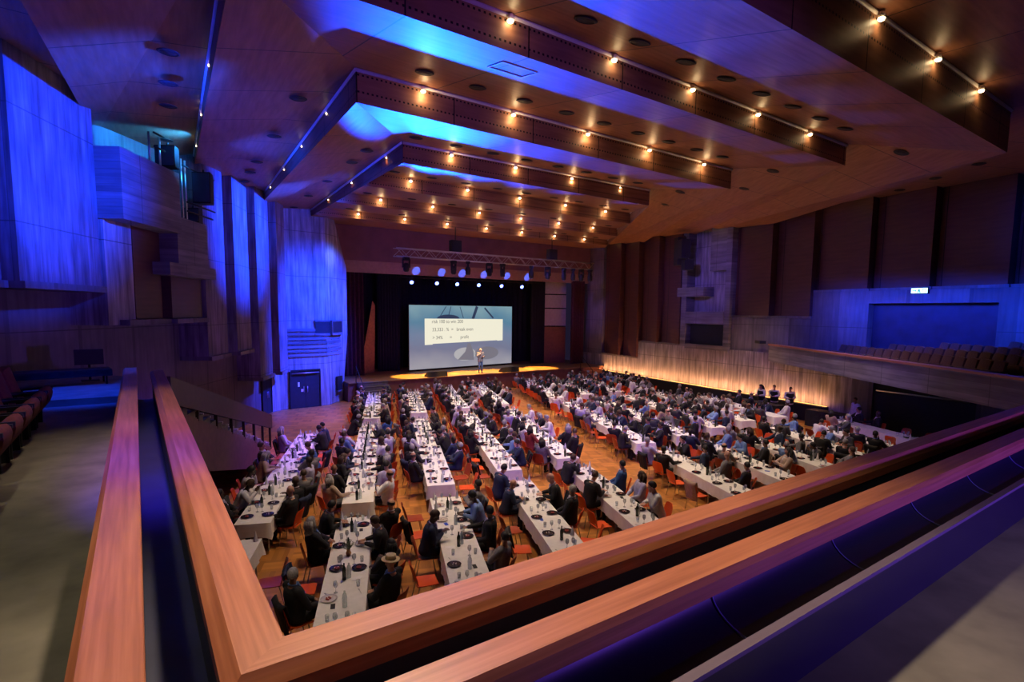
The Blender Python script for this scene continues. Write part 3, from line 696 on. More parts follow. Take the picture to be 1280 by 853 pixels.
for j, (y0, d) in enumerate(steps[1:4]):
    for i, x in enumerate([[9.9, 12.69, 15.6, 18.5, 21.35], [10.35, 13.23, 16.11, 18.98, 21.86, 24.75], [10.79, 13.64, 16.52, 19.45, 22.35, 25.27, 28.15]][j]):
        lamp(x, y0 - 0.12, ZC - 0.05, f'{ORD[i]} lamp from the stair side on {["first", "second", "third"][j]} timber step beyond innermost track')
# recessed black ceiling lights
dproto = empty('recessed_light')
mb = MB(); mb.lathe([(0.20, 0.0), (0.22, -0.012), (0.17, -0.03), (0.16, 0.0)], 20); build(mb, 'trim_ring', BLACK, dproto)
mb = MB(); mb.lathe([(0.0, -0.02), (0.162, -0.02), (0.162, -0.01)], 20); build(mb, 'lens', BLACK, dproto)
dfirst = True
def recess(p, nrm, lab):
    global dfirst
    o = dproto if dfirst else copy_tree(dproto); dfirst = False
    o.location = p; o.rotation_euler = Vector(nrm).to_track_quat('Z', 'Y').to_euler(); tag(o, lab, 'recessed light', 'black round recessed ceiling lights')
def lerp3(a, c, t): return tuple(Vector(a).lerp(Vector(c), t))
def panel_pt(o0, o1, i1, i0, s, t):  # s along, t from outer to inner
    return Vector(o0).lerp(Vector(o1), s).lerp(Vector(i0).lerp(Vector(i1), s), t)
allr = [outer0] + TR
RN = ['rearmost', 'second', 'third', 'fourth']
for k in range(4):
    Ao, Lo, Ro, Bo, d = allr[k]; Ai, Li, Ri, Bi, _ = allr[k + 1]
    fr = (P3(Lo, ZC - d), P3(Ro, ZC - d), P3(Ri, ZC), P3(Li, ZC)); lf = (P3(Ao, ZC - 0.25), P3(Lo, ZC - d), P3(Li, ZC), P3(Ai, ZC)); rt = (P3(Ro, ZC - d), P3(Bo, ZC - 0.3), P3(Bi, ZC), P3(Ri, ZC))
    def put(qd, s, t, lab):
        p = panel_pt(*qd, s, t); n = (Vector(qd[1]) - Vector(qd[0])).cross(Vector(qd[3]) - Vector(qd[0])); n = n if n.z > 0 else -n
        recess(p - n.normalized() * 0.012, n, lab)
    if k:
        xs = [[], [6.98 + 1.42 * i for i in range(8)], [5.7 + 1.42 * i for i in range(9)], [7.5 + 1.43 * i for i in range(8)]][k]
        for i, x in enumerate(xs):
            t = 0.70; xa = Lo[0] + (Li[0] - Lo[0]) * t; xb = Ro[0] + (Ri[0] - Ro[0]) * t
            put(fr, (x - xa) / (xb - xa), t, f'{ORD[i]} black round recessed light from the stair side across {RN[k]} ceiling bay')
        for i, (x, y) in enumerate([[], [(0.78, 12.9), (0.86, 14.83), (0.94, 16.62), (1.04, 20.43)], [(3.67, 14.23), (3.82, 17.93), (3.93, 21.63), (4.01, 23.55), (4.08, 25.5)], [(6.69, 17.8), (6.78, 19.64), (6.93, 23.36), (7.1, 27.18), (7.27, 30.92)]][k]):
            s = (y - Ao[1]) / (Lo[1] - Ao[1]); xo = Ao[0] + (Lo[0] - Ao[0]) * s; s2 = (y - Ai[1]) / (Li[1] - Ai[1]); xi = Ai[0] + (Li[0] - Ai[0]) * s2
            put(lf, (s + s2) / 2, min(0.9, max(0.1, (x - xo) / (xi - xo))), f'{ORD[i]} black round recessed light down the stair side of {RN[k]} ceiling bay')
    for i in range(6 if k else 7): put(rt, (0.02 + 0.125 * i) if k else (0.05 + 0.09 * i), 0.55 if k else 0.85, f'{ORD[i]} black round recessed light down the far side of {RN[k]} ceiling bay')
for j in range(3):
    y0, d = steps[j]; y1 = steps[j + 1][0]; ym = y0 + 0.66 * (y1 - y0); z = ZC - d + 0.66 * d; n = 9 - j
    for i in range(n):
        x = xl(ym) + (xr(ym) - xl(ym)) * (i + 0.5) / n
        recess((x, ym, z - 0.012), (0, -d / (y1 - y0), 1), f'{ORD[i]} small black recessed light from the stair side in {ORD[j]} bay beyond innermost track')
# flush access hatch in a lit ceiling panel
b = MB(); p = panel_pt(P3(TR[1][1], ZC - 0.68), P3(TR[1][2], ZC - 0.68), P3(TR[2][2], ZC), P3(TR[2][1], ZC), 0.27, 0.22)
for (x0, x1, y0, y1) in ((-0.45, 0.45, -0.3, -0.27), (-0.45, 0.45, 0.27, 0.3), (-0.45, -0.42, -0.3, 0.3), (0.42, 0.45, -0.3, 0.3)): b.box(x0, x1, y0, y1, -0.02, 0.0)
o = build(b, 'access_hatch', mat('pale_hatch_frame', (0.55, 0.5, 0.48), 0.5, noise=0.05), None, p); o.rotation_euler = (R(9.6), 0, 0); tag(o, 'pale rectangular access hatch frame in the blue-lit ceiling bay', 'hatch')

# ---- gallery we stand on: floors, rails, parapet
RZ = 4.45; FZ = 3.90
b = MB(); b.prism([(-9.5, -9), (-0.25, -9), (-0.25, 12.4), (-5.5, 12.4), (-9.5, 6.2)], FZ - 0.35, FZ); b.prism([(-0.25, -9), (24, -9), (24, 1.22), (-0.25, 1.22)], FZ - 0.35, FZ)
struct(b, 'floor_gallery', CARPET)
b = MB(); b.prism([(-5.5, 12.3), (-0.25, 12.3), (-0.1, 16.0), (-3.6, 16.0)], FZ - 0.3, FZ + 0.12); struct(b, 'floor_platform', CARPET)
b = MB(); b.prism([(-0.24, 1.2), (-0.05, 1.2), (-0.05, 13.2), (-0.24, 13.2)], FZ - 0.9, RZ - 0.095)       # inner leaf
b.prism([(0.20, 1.85), (0.36, 1.85), (0.36, 12.5), (0.20, 12.5)], FZ - 0.9, RZ - 0.11)                   # outer leaf
b.prism([(-0.05, 1.6), (0.20, 1.6), (0.20, 12.5), (-0.05, 12.5)], RZ - 0.62, RZ - 0.55)                  # trough floor
b.prism([(0.20, 1.85), (20, 1.85), (20, 1.98), (0.20, 1.98)], FZ - 0.9, RZ - 0.11)
b.prism([(-0.05, 1.46), (20, 1.46), (20, 1.56), (-0.05, 1.56)], RZ - 0.7, RZ - 0.075)
b.prism([(-0.05, 1.56), (20, 1.56), (20, 1.86), (0.2, 1.86)], RZ - 0.30, RZ - 0.26)
struct(b, 'wall_parapet', PARAPET)
# curved back panels below the inner rail with joints
b = MB()
x = -0.05; k = 0
while x < 19:
    L = 1.15 if k else 1.05
    def fn(u, v, x=x, L=L):
        a = v * math.pi / 2
        return (x + 0.006 + (L - 0.012) * u, 1.46 - 0.20 * (1 - math.cos(a)), RZ - 0.075 - 0.13 * math.sin(a) - 0.03 * v)
    b.grid(fn, 1, 10)
    b.tube([fn(0, v / 8) for v in range(9)], 0.006, 6, 1); x += L; k += 1  # added rib, its paler blue imitates the lit edge of the joint
b.prism([(-0.05, 1.215), (19, 1.215), (19, 1.26), (-0.05, 1.26)], FZ - 0.02, RZ - 0.24)
struct(b, 'wall_parapet_lining', [mat('lacquered_lining', (0.005, 0.007, 0.018), 0.4, noise=0.1), mat('lit_joint_rib', (0.10, 0.12, 0.3), 0.4, noise=0.1)])
b = MB(); b.prism([(-0.05, 1.212), (19, 1.212), (19, 1.258), (-0.05, 1.258)], RZ - 0.24, RZ - 0.218)
tag(build(b, 'parapet_lip', mat('lip_paint', (0.14, 0.11, 0.15), 0.45, noise=0.08)), 'narrow violet-lit lip edging the curved dark parapet lining', 'ledge')
def railL(name, xo0, xo1, yo0, yo1, yend, depth, lab, ch):
    # timber cap swept round the corner: square hall-side edge, wide chamfer on the inner edge
    wx, wy, X = xo1 - xo0, yo1 - yo0, 20.0; c = ch / wx
    prof = [(0.0, RZ - depth), (0.0, RZ - 0.006), (0.02, RZ), (1 - c, RZ), (1.0, RZ - ch * 0.85), (1.0, RZ - depth)]
    e = MB(); P = [[(xo1 - d * wx, yend, z), (xo1 - d * wx, yo1 - d * wy, z), (X, yo1 - d * wy, z)] for d, z in prof]
    for k in range(len(prof)):
        p, q = P[k], P[(k + 1) % len(prof)]
        e.quad([p[0], p[1], q[1], q[0]]); e.quad([p[1], p[2], q[2], q[1]])
    e.quad([p[0] for p in P]); e.quad([p[2] for p in reversed(P)])
    o = build(e, name, RAILW)
    return tag(o, lab, 'handrail')
railL('gallery_handrail', 0.175, 0.395, 1.83, 2.03, 12.6, 0.11, 'outer timber handrail turning the gallery corner above the tables', 0.055)
railL('gallery_handrail', -0.25, -0.03, 1.42, 1.59, 13.3, 0.095, 'inner timber handrail beside the grey gallery carpet and curved lining', 0.03)
# gallery seats along the carpet
seatL = chair_seat_proto('theatre_seat', SEATRED, '')
for k in range(13):
    o = seatL if k == 0 else copy_tree(seatL); o.location = (-1.22, 2.6 + 0.66 * k, FZ); o.rotation_euler = (0, 0, R(-90))
    tag(o, f'maroon theatre seat beside the grey gallery carpet, {ORD[12 - k]} from the platform', 'theatre seat', 'empty seats along the gallery')
for k in range(10):
    o = copy_tree(seatL); o.location = (-2.25, 4.2 + 0.66 * k, FZ + 0.15); o.rotation_euler = (0, 0, R(-90))
    tag(o, f'maroon theatre seat in the raised row nearer the wall, {ORD[9 - k]} from the platform', 'theatre seat', 'empty seats along the gallery')
b = MB(); b.prism([(-8.5, 2), (-1.75, 2), (-1.75, 11), (-6.5, 11)], FZ, FZ + 0.15); struct(b, 'floor_gallery_step', CARPET)
# equipment on the platform
e = empty('equipment_table', (-1.5, 14.55, FZ + 0.12), R(8)); tag(e, 'low black-draped equipment table on the blue platform', 'table')
mb = MB(); mb.box(-1.0, 1.0, -0.3, 0.3, 0.28, 0.32); build(mb, 'tabletop', BLACK, e)
mb = MB(); mb.grid(lambda u, v: (-1.0 + 2 * u, -0.31 - 0.02 * math.sin(u * 40), 0.30 - 0.12 * v), 40, 3); mb.grid(lambda u, v: (1.0 - 2 * u, 0.31, 0.30 - 0.12 * v), 40, 3); build(mb, 'drape', DRAPE, e)
for sx in (-0.9, 0.9):
    for sy in (-0.25, 0.25):
        mb = MB(); mb.tube([(sx, sy, 0), (sx, sy, 0.28)], 0.02); build(mb, 'leg', BLACK, e)
e = empty('equipment_case', (-3.0, 14.2, FZ + 0.12), R(12)); tag(e, 'black flight case with a rounded cover beside the maroon seats', 'case')
mb = MB(); mb.box(-0.35, 0.35, -0.3, 0.3, 0.04, 0.45); build(mb, 'case_body', BLACK, e)
mb = MB(); mb.grid(lambda u, v: (-0.35 + 0.7 * u, 0.3 * math.cos(math.pi * v), 0.45 + 0.28 * math.sin(math.pi * v)), 4, 10); build(mb, 'case_lid', BLACK, e)
for sx in (-0.3, 0.3):
    for sy in (-0.25, 0.25):
        mb = MB(); mb.lathe([(0.0, 0), (0.03, 0.0), (0.03, 0.04), (0.0, 0.04)], 8, sx, sy); build(mb, 'caster', BLACK, e)
e = empty('monitor', (-0.9, 15.25, FZ + 0.12), R(6)); tag(e, 'black flat monitor on a stand at the end of the gallery', 'monitor')
mb = MB(); mb.box(-0.26, 0.26, -0.03, 0.03, 0.36, 0.70); build(mb, 'screen', BLACK, e)
mb = MB(); mb.tube([(0, 0, 0), (0, 0, 0.38)], 0.025); mb.box(-0.16, 0.16, -0.12, 0.12, 0, 0.02); build(mb, 'stand', BLACK, e)

# ---- stairs from the gallery down to the floor
ST = Vector((0.62, 12.9)); SB = Vector((4.3, 23.4)); SU = (SB - ST).normalized(); SN = Vector((-SU.y, SU.x)); SL = (SB - ST).length
def stp(t, o): q = ST + SU * t + SN * o; return (q.x, q.y)
NS = 19; ZS = 3.55; st = empty('stairs', (0, 0, 0)); tag(st, 'long staircase with pale nosings running down to the parquet', 'stairs'); st['kind'] = 'structure'
NOSE = mat('pale_nosing', (0.6, 0.58, 0.56), 0.5, noise=0.05)
tr = MB(); ns = MB(); run = SL / NS; rise = ZS / NS
for k in range(NS):
    z = ZS - rise * k; t0 = run * k
    tr.prism([stp(t0, 2.6), stp(t0, 0), stp(t0 + run, 0), stp(t0 + run, 2.6)][::-1], max(z - 0.3, 0.0), z - 0.0)
    ns.prism([stp(t0 + run - 0.06, 2.6), stp(t0 + run - 0.06, -0.02), stp(t0 + run + 0.01, -0.02), stp(t0 + run + 0.01, 2.6)][::-1], z - 0.03, z + 0.012)
build(tr, 'treads', CARPET, st); build(ns, 'nosings', NOSE, st)
sd = MB()
pts = [(0, ZS - 0.02), (SL, 0.02), (SL, 0.0), (SL * 0.62, 0.35), (0, 2.25)]
for o_, rv in ((-0.03, False), (0.05, True)):
    q = [(*stp(t, o_), z) for t, z in pts]; sd.quad(q[::-1] if rv else q)
for i in range(5):
    (t0, z0), (t1, z1) = pts[i], pts[(i + 1) % 5]; sd.quad([(*stp(t0, -0.03), z0), (*stp(t0, 0.05), z0), (*stp(t1, 0.05), z1), (*stp(t1, -0.03), z1)])
build(sd, 'stringer', BROWNSIDE, st)
b = MB(); b.quad([(*stp(-0.4, 0.0), 2.2), (*stp(-0.4, 3.5), 2.2), (*stp(-0.4, 3.5), 3.6), (*stp(-0.4, 0), 3.6)]); b.prism([stp(-1.2, 2.6), stp(-1.2, 0), stp(0.02, 0), stp(0.02, 2.6)][::-1], 3.2, ZS); build(b, 'landing', CARPET, st)
par = MB()
def parz(t): return 4.20 + (1.38 - 4.20) * t / SL
q0, q1, q2, q3 = stp(-0.5, -0.05), stp(SL + 0.1, -0.05), stp(SL + 0.1, 0.05), stp(-0.5, 0.05)
za, zb = parz(-0.5), parz(SL + 0.1); hh = 0.55
V8 = [(*q0, za - hh), (*q1, zb - hh), (*q2, zb - hh), (*q3, za - hh), (*q0, za), (*q1, zb), (*q2, zb), (*q3, za)]
for f in ((0, 3, 2, 1), (4, 5, 6, 7), (0, 1, 5, 4), (1, 2, 6, 5), (2, 3, 7, 6), (3, 0, 4, 7)): par.quad([V8[i] for i in f])
build(par, 'balustrade_board', DKWOOD, st)
for k in range(7):
    t = 1.3 + (SL - 1.5) * k / 6; mb = MB(); mb.box(-0.04, 0.04, -0.04, 0.04, ZS * (1 - t / SL) - 0.05, parz(t) - hh + 0.02, M=Matrix.Translation((*stp(t, 0.0), 0)) @ Matrix.Rotation(-math.atan2(SU.x, SU.y), 4, 'Z'))
    build(mb, 'post', DKWOOD, st)
# ---- speakers, pipes and rigging on the left lighting tower
def pxyz(x, off, z): q = onp(PP, tP(x), off); return (q[0], q[1], z)
def loudspeaker(x, off, z, wx, h, lab, hook=True):
    e = empty('loudspeaker', pxyz(x, off, z), R(-31)); tag(e, lab, 'loudspeaker')
    mb = MB(); mb.quad([(-wx, -0.2, 0), (wx, -0.2, 0), (wx, -0.2, h), (-wx, -0.2, h)]); mb.prism([(-wx, -0.2), (wx, -0.2), (wx * 0.7, 0.25), (-wx * 0.7, 0.25)], 0, h); build(mb, 'cabinet', BLACK, e)
    mb = MB(); mb.box(-wx * 0.92, wx * 0.92, -0.225, -0.203, 0.04, h - 0.04); build(mb, 'grille', PARAPET, e)
    mb = MB(); mb.tube([(0, 0, h), (0, 0, h + 0.12)], 0.03); build(mb, 'bracket', BLACK, e)
loudspeaker(0.62, 0.55, 10.12, 0.30, 0.65, 'black loudspeaker hung above the upper concrete lighting box')
loudspeaker(1.45, 0.85, 9.3, 0.30, 1.05, 'tall black loudspeaker hung beside the upper lighting box')
loudspeaker(1.55, 0.35, 8.662, 0.28, 0.5, 'small black loudspeaker standing on the lower lighting box')
e = empty('pipe_rack', (0, 0, 0)); tag(e, 'steel pipe frame behind the loudspeakers on the lighting tower', 'rigging frame')
for (x, z0, z1) in [(0.1, 10.0, 10.92), (0.38, 10.0, 10.92), (1.0, 8.68, 10.6), (1.12, 8.68, 10.6)]:
    mb = MB(); mb.tube([pxyz(x, 0.55, z0), pxyz(x, 0.55, z1)], 0.03); build(mb, 'upright', STEEL, e)
for (x0, x1, z) in [(0.1, 0.38, 10.5), (0.1, 0.38, 10.9), (0.9, 2.0, 10.35), (1.0, 2.0, 9.2), (1.0, 1.9, 8.9)]:
    mb = MB(); mb.tube([pxyz(x0, 0.7, z), pxyz(x1, 0.7, z)], 0.03); build(mb, 'crossbar', BLACK, e)
# speaker cluster on the right bay
e = empty('loudspeaker', (*onr(22.9, 1.15), 8.3), R(60)); tag(e, 'black hanging loudspeaker cluster in front of the concrete bay', 'loudspeaker')
mb = MB(); mb.box(-0.3, 0.3, -0.3, 0.3, 0.9, 2.1); build(mb, 'cabinet', BLACK, e)
mb = MB(); mb.box(-0.9, -0.35, -0.3, 0.3, 0.1, 0.75); build(mb, 'cabinet', BLACK, e)
mb = MB(); mb.box(0.3, 1.0, -0.25, 0.3, 0.5, 2.3); build(mb, 'cabinet', BLACK, e)
mb = MB(); mb.tube([(0, 0, 2.1), (0, 0, 2.35)], 0.04); mb.tube([(-0.6, 0, 0.75), (-0.3, 0, 1.1)], 0.04); build(mb, 'bracket', BLACK, e)

# ---- truss, stage lights
tx0, tx1, ty, tz = 12.9, 28.8, 31.0, 9.12
tr = empty('lighting_truss', (0, 0, 0)); tag(tr, 'long aluminium box truss hanging in front of the stage header', 'truss')
corners = [(-0.24, -0.24), (0.24, -0.24), (0.24, 0.24), (-0.24, 0.24)]
for (cy, cz) in corners:
    mb = MB(); mb.tube([(tx0, ty + cy, tz + cz), (tx1, ty + cy, tz + cz)], 0.03, 6); build(mb, 'chord', STEEL, tr)
mb = MB(); n = 32
for i in range(n):
    xa = tx0 + (tx1 - tx0) * i / n; xb = tx0 + (tx1 - tx0) * (i + 1) / n
    for j in range(4):
        c0, c1 = corners[j], corners[(j + 1) % 4]
        if i % 2: c0, c1 = c1, c0
        mb.tube([(xa, ty + c0[0], tz + c0[1]), (xb, ty + c1[0], tz + c1[1])], 0.016, 5, cap=False)
build(mb, 'bracing', STEEL, tr)
for x in (17.0, 24.9):
    mb = MB(); mb.tube([(x, ty, tz + 0.2), (x, ty, 10.95)], 0.03, 6); mb.box(x - 0.35, x + 0.35, ty - 0.2, ty + 0.2, tz + 0.25, tz + 1.0); build(mb, 'hoist', BLACK, tr)
hp = empty('moving_head'); 
mb = MB(); mb.box(-0.17, 0.17, -0.14, 0.14, -0.16, 0.0); build(mb, 'base', BLACK, hp)
mb = MB(); mb.box(-0.24, -0.19, -0.07, 0.07, -0.62, -0.1); mb.box(0.19, 0.24, -0.07, 0.07, -0.62, -0.1); mb.box(-0.24, 0.24, -0.07, 0.07, -0.2, -0.14); build(mb, 'yoke', BLACK, hp)
mb = MB(); mb.lathe([(0.0, -0.88), (0.12, -0.86), (0.17, -0.78), (0.18, -0.5), (0.13, -0.36), (0.0, -0.33)], 14); build(mb, 'head', BLACK, hp)
mb = MB(); mb.lathe([(0.0, -0.895), (0.1, -0.885), (0.1, -0.87), (0.0, -0.86)], 14); build(mb, 'lens', GLASS, hp)
for i, x in enumerate([13.6, 16.9, 17.9, 19.6, 20.6, 23.1, 24.5, 26.1, 26.9, 27.8, 28.6]):
    o = hp if i == 0 else copy_tree(hp); o.location = (x, ty + (0.05 if i % 2 else -0.05), tz - 0.27); o.rotation_euler = (0, 0, R(30 * (i % 3)))
    tag(o, f'{ORD[i]} black moving head from the stair side under the stage truss', 'stage light', 'moving heads under the truss')
bt = empty('lighting_bar', (0, 0, 0)); tag(bt, 'black bar carrying six blue lamps behind the stage header', 'lighting bar')
mb = MB(); mb.tube([(14.9, 35.5, 7.95), (27.6, 35.5, 7.95)], 0.04, 8); build(mb, 'bar', BLACK, bt)
for x in (16, 21, 26.5):
    mb = MB(); mb.tube([(x, 35.5, 7.95), (x, 35.5, 8.6)], 0.02, 6); build(mb, 'hanger', BLACK, bt)
lp = empty('stage_lamp')
mb = MB(); mb.lathe([(0.0, 0.0), (0.1, -0.01), (0.13, -0.1), (0.15, -0.3), (0.0, -0.3)], 12); ho = build(mb, 'lamp_housing', BLACK, lp); ho.rotation_euler = (R(-62), 0, 0); ho.location = (0, 0.05, -0.16)
mb = MB(); mb.lathe([(0.0, -0.315), (0.13, -0.305), (0.13, -0.295)], 12); ho = build(mb, 'lens', BLUEON, lp); ho.rotation_euler = (R(-62), 0, 0); ho.location = (0, 0.05, -0.16)
mb = MB(); mb.box(-0.15, 0.15, -0.02, 0.02, -0.12, 0.0); build(mb, 'clamp', BLACK, lp)
for i, x in enumerate([15.95, 17.9, 19.55, 21.4, 23.45, 25.4]):
    o = lp if i == 0 else copy_tree(lp); o.location = (x, 35.5, 7.9); o.rotation_euler = (0, 0, R(-12)); tag(o, f'{ORD[i]} glowing blue stage lamp from the stair side on the bar', 'stage lamp', 'blue lamps above the screen')
    spot('header_patch', (x + 0.5, 31.6, 7.9), (x + 0.25 + 0.03 * i, 35.2, 8.40), 3400, (0.05, 0.16, 1.0), 10, 0.25, 0.03)
    spot('stage_blue', (x, 35.0, 7.6), (x * 0.9 + 2, 30.0, 0.5), 300, (0.1, 0.15, 1.0), 60, 0.8, 0.1)

# ---- projection screen
SC0 = Vector((16.2, 36.45)); SC1 = Vector((25.9, 37.45)); SD = (SC1 - SC0).normalized(); SW = (SC1 - SC0).length; SH = 4.72
scr = empty('projection_screen', (SC0.x, SC0.y, 1.33), math.atan2(SD.y, SD.x)); tag(scr, 'wide projection screen showing weighing scales and a text card', 'screen')
def emis(name, stops=None, color=None, strength=0.8):
    g = NG(name); nt = g.nt
    if stops:
        vec, u, v = uvxy(g); n = stretched(g, vec, 1, 1, 0.35, 2)
        f = g.math('ADD', g.math('DIVIDE', v, SH), g.math('MULTIPLY', g.math('SUBTRACT', n, 0.5), 0.5))
        c = g.ramp(f, stops); g.l(c, g.b.inputs['Emission Color'])
    else: g.b.inputs['Emission Color'].default_value = (*color, 1)
    g.b.inputs['Emission Strength'].default_value = strength; g.b.inputs['Base Color'].default_value = (0.02, 0.02, 0.02, 1); return g.M
def flat(name, polys, M, y, parent):
    mb = MB()
    for p in polys: mb.quad([(q[0], y, q[1]) for q in p], [(q[0], q[1]) for q in p])
    return build(mb, name, M, parent)
mb = MB(); mb.box(-0.06, SW + 0.06, 0.01, 0.07, -0.06, SH + 0.06); build(mb, 'screen_frame', BLACK, scr)
for fx in (0.8, SW - 0.8):
    mb = MB(); mb.box(fx - 0.05, fx + 0.05, -0.1, 0.35, -0.13, -0.08); mb.box(fx - 0.03, fx + 0.03, 0.02, 0.06, -0.1, 0.0); build(mb, 'foot', BLACK, scr)
flat('screen_image', [[(0, 0), (SW, 0), (SW, SH), (0, SH)]], emis('screen_picture', [(0.0, (0.34, 0.33, 0.38)), (0.3, (0.17, 0.19, 0.29)), (0.55, (0.16, 0.22, 0.34)), (0.75, (0.09, 0.22, 0.33)), (1.0, (0.20, 0.34, 0.40))], None, 0.95), 0.0, scr)
DKP = emis('picture_dark', None, (0.02, 0.04, 0.09), 1.0); MIDP = emis('picture_mid', None, (0.17, 0.17, 0.21), 1.0); LTP = emis('picture_light', None, (0.42, 0.42, 0.44), 1.0)
def ell(cx, cz, rx, rz, a0=0, a1=360, n=24): return [(cx + rx * math.cos(R(a0 + (a1 - a0) * i / n)), cz + rz * math.sin(R(a0 + (a1 - a0) * i / n))) for i in range(n + (0 if a1 - a0 == 360 else 1))]
def strip(x0, z0, x1, z1, wd): d = Vector((z1 - z0, x0 - x1)).normalized() * wd; return [(x0 - d.x, z0 - d.y), (x1 - d.x, z1 - d.y), (x1 + d.x, z1 + d.y), (x0 + d.x, z0 + d.y)]
k = SW / 590.0; kz = SH / 345.0     # picture units of the zoomed photograph
def S(x, z): return (x * k, SH - z * kz)
flat('picture_pan', [ell(*S(205, 72), 62 * k, 22 * kz, 0, 180), strip(*S(160, 60), *S(193, 5), 0.03), strip(*S(205, 60), *S(220, 5), 0.03), strip(*S(290, 70), *S(270, 5), 0.03), strip(*S(345, 75), *S(370, 3), 0.13), strip(*S(415, 10), *S(470, 70), 0.07)], DKP, -0.004, scr)
flat('picture_post', [strip(*S(322, 215), *S(318, 260), 0.1), [S(318, 225), S(332, 225), S(345, 280), S(290, 290)]], MIDP, -0.006, scr)
flat('picture_bowl', [ell(*S(300, 275), 64 * k, 38 * kz)], LTP, -0.005, scr)
flat('picture_bowl', [ell(*S(430, 275), 74 * k, 38 * kz)], MIDP, -0.005, scr)
flat('picture_beam', [[S(316, 213), S(330, 213), S(350, 265), S(352, 312), S(258, 306), S(300, 262)]], MIDP, -0.0065, scr)
card = flat('text_card', [[S(78, 215), S(78, 72), S(530, 76), S(530, 204), S(495, 205), S(495, 202), S(120, 210), S(120, 214)]], emis('card_white', None, (0.86, 0.83, 0.66), 1.0), -0.010, scr)
TXT = emis('card_text', None, (0.13, 0.12, 0.11), 1.0)
def text(s, x, z, size):
    c = bpy.data.curves.new('card_lettering', 'FONT'); c.body = s; c.size = size
    tmp = bpy.data.objects.new('tmp', c); col.objects.link(tmp); bpy.context.view_layer.update()
    me = bpy.data.meshes.new_from_object(tmp.evaluated_get(bpy.context.evaluated_depsgraph_get())); bpy.data.objects.remove(tmp)
    me.materials.clear(); me.materials.append(TXT); o = link('card_lettering', me, scr); p = S(x, z); o.location = (p[0], -0.016, p[1]); o.rotation_euler = (R(90), 0, 0)
text('risk 100 to win 200', 115, 97, 0.36); text('33,333 . %', 117, 141, 0.36); text('=', 220, 141, 0.36); text('break even', 250, 141, 0.36)
text('> 34%', 118, 185, 0.36); text('=', 212, 185, 0.36); text('profit', 272, 185, 0.36)
# stage monitors
mp = empty('stage_monitor')
mb = MB(); mb.quad([(-0.75, -0.3, 0), (0.75, -0.3, 0), (0.75, -0.3, 0.08), (-0.75, -0.3, 0.08)]); mb.quad([(-0.75, -0.3, 0.08), (0.75, -0.3, 0.08), (0.75, 0.15, 0.36), (-0.75, 0.15, 0.36)])
mb.quad([(0.75, 0.25, 0), (-0.75, 0.25, 0), (-0.75, 0.15, 0.36), (0.75, 0.15, 0.36)]); mb.quad([(-0.75, 0.25, 0), (-0.75, -0.3, 0), (-0.75, -0.3, 0.08), (-0.75, 0.15, 0.36)]); mb.quad([(0.75, -0.3, 0), (0.75, 0.25, 0), (0.75, 0.15, 0.36), (0.75, -0.3, 0.08)])
build(mb, 'cabinet', BLACK, mp)
for i, (x, l) in enumerate([(16.6, 'wedge monitor on the stage lip before the screen, nearer the blue bay'), (22.6, 'wedge monitor on the stage lip just past the speaker')]):
    o = mp if i == 0 else copy_tree(mp); o.location = (x, 32.95, 1.2); o.rotation_euler = (0, 0, math.pi); tag(o, 'black ' + l, 'monitor')
# ================================================================== PEOPLE
DG = None
def voxel_mesh(mb, name, voxel, ratio, M):
    """fuse overlapping closed solids into one continuous skin"""
    me = bpy.data.meshes.new('raw'); me.from_pydata(mb.v, [], mb.f)
    o = bpy.data.objects.new('raw', me); col.objects.link(o)
    a = o.modifiers.new('r', 'REMESH'); a.mode = 'VOXEL'; a.voxel_size = voxel; a.use_smooth_shade = True
    s = o.modifiers.new('s', 'SMOOTH'); s.iterations = 2; s.factor = 0.5
    d = o.modifiers.new('d', 'DECIMATE'); d.ratio = ratio
    bpy.context.view_layer.update()
    out = bpy.data.meshes.new_from_object(o.evaluated_get(bpy.context.evaluated_depsgraph_get())); out.name = name
    bpy.data.objects.remove(o); bpy.data.meshes.remove(me)
    out.materials.clear(); out.materials.append(M)
    out.polygons.foreach_set('use_smooth', [True] * len(out.polygons))
    return out
def sph(mb, c, r, n=14, rot=None):
    r = (r, r, r) if isinstance(r, (int, float)) else r
    c = Vector(c); base = len(mb.v); m = n // 2
    for i in range(m + 1):
        th = math.pi * i / m
        for k in range(n):
            ph = 2 * math.pi * k / n
            p = Vector((r[0] * math.sin(th) * math.cos(ph), r[1] * math.sin(th) * math.sin(ph), r[2] * math.cos(th)))
            if rot is not None: p = rot @ p
            mb.v.append(tuple(c + p))
    for i in range(m):
        for k in range(n):
            k2 = (k + 1) % n
            mb.f.append((base + i * n + k, base + (i + 1) * n + k, base + (i + 1) * n + k2, base + i * n + k2)); mb.uv.append([(0, 0)] * 4); mb.mi.append(0); mb.sm.append(True)
def cap(mb, p, q, r0, r1, n=10):
    mb.tube([p, q], [r0, r1], n); sph(mb, p, r0, 10); sph(mb, q, r1, 10)
def loft(mb, secs, n=16, tf=None):
    base = len(mb.v)
    for (c, rx, ry) in secs:
        for k in range(n):
            t = 2 * math.pi * k / n
            p = Vector((c[0] + rx * math.cos(t), c[1] + ry * math.sin(t), c[2]))
            mb.v.append(tuple(tf(p) if tf else p))
    L = len(secs)
    for i in range(L - 1):
        for k in range(n):
            k2 = (k + 1) % n
            mb.f.append((base + i * n + k, base + i * n + k2, base + (i + 1) * n + k2, base + (i + 1) * n + k))
    mb.f.append(tuple(base + k for k in reversed(range(n)))); mb.f.append(tuple(base + (L - 1) * n + k for k in range(n)))

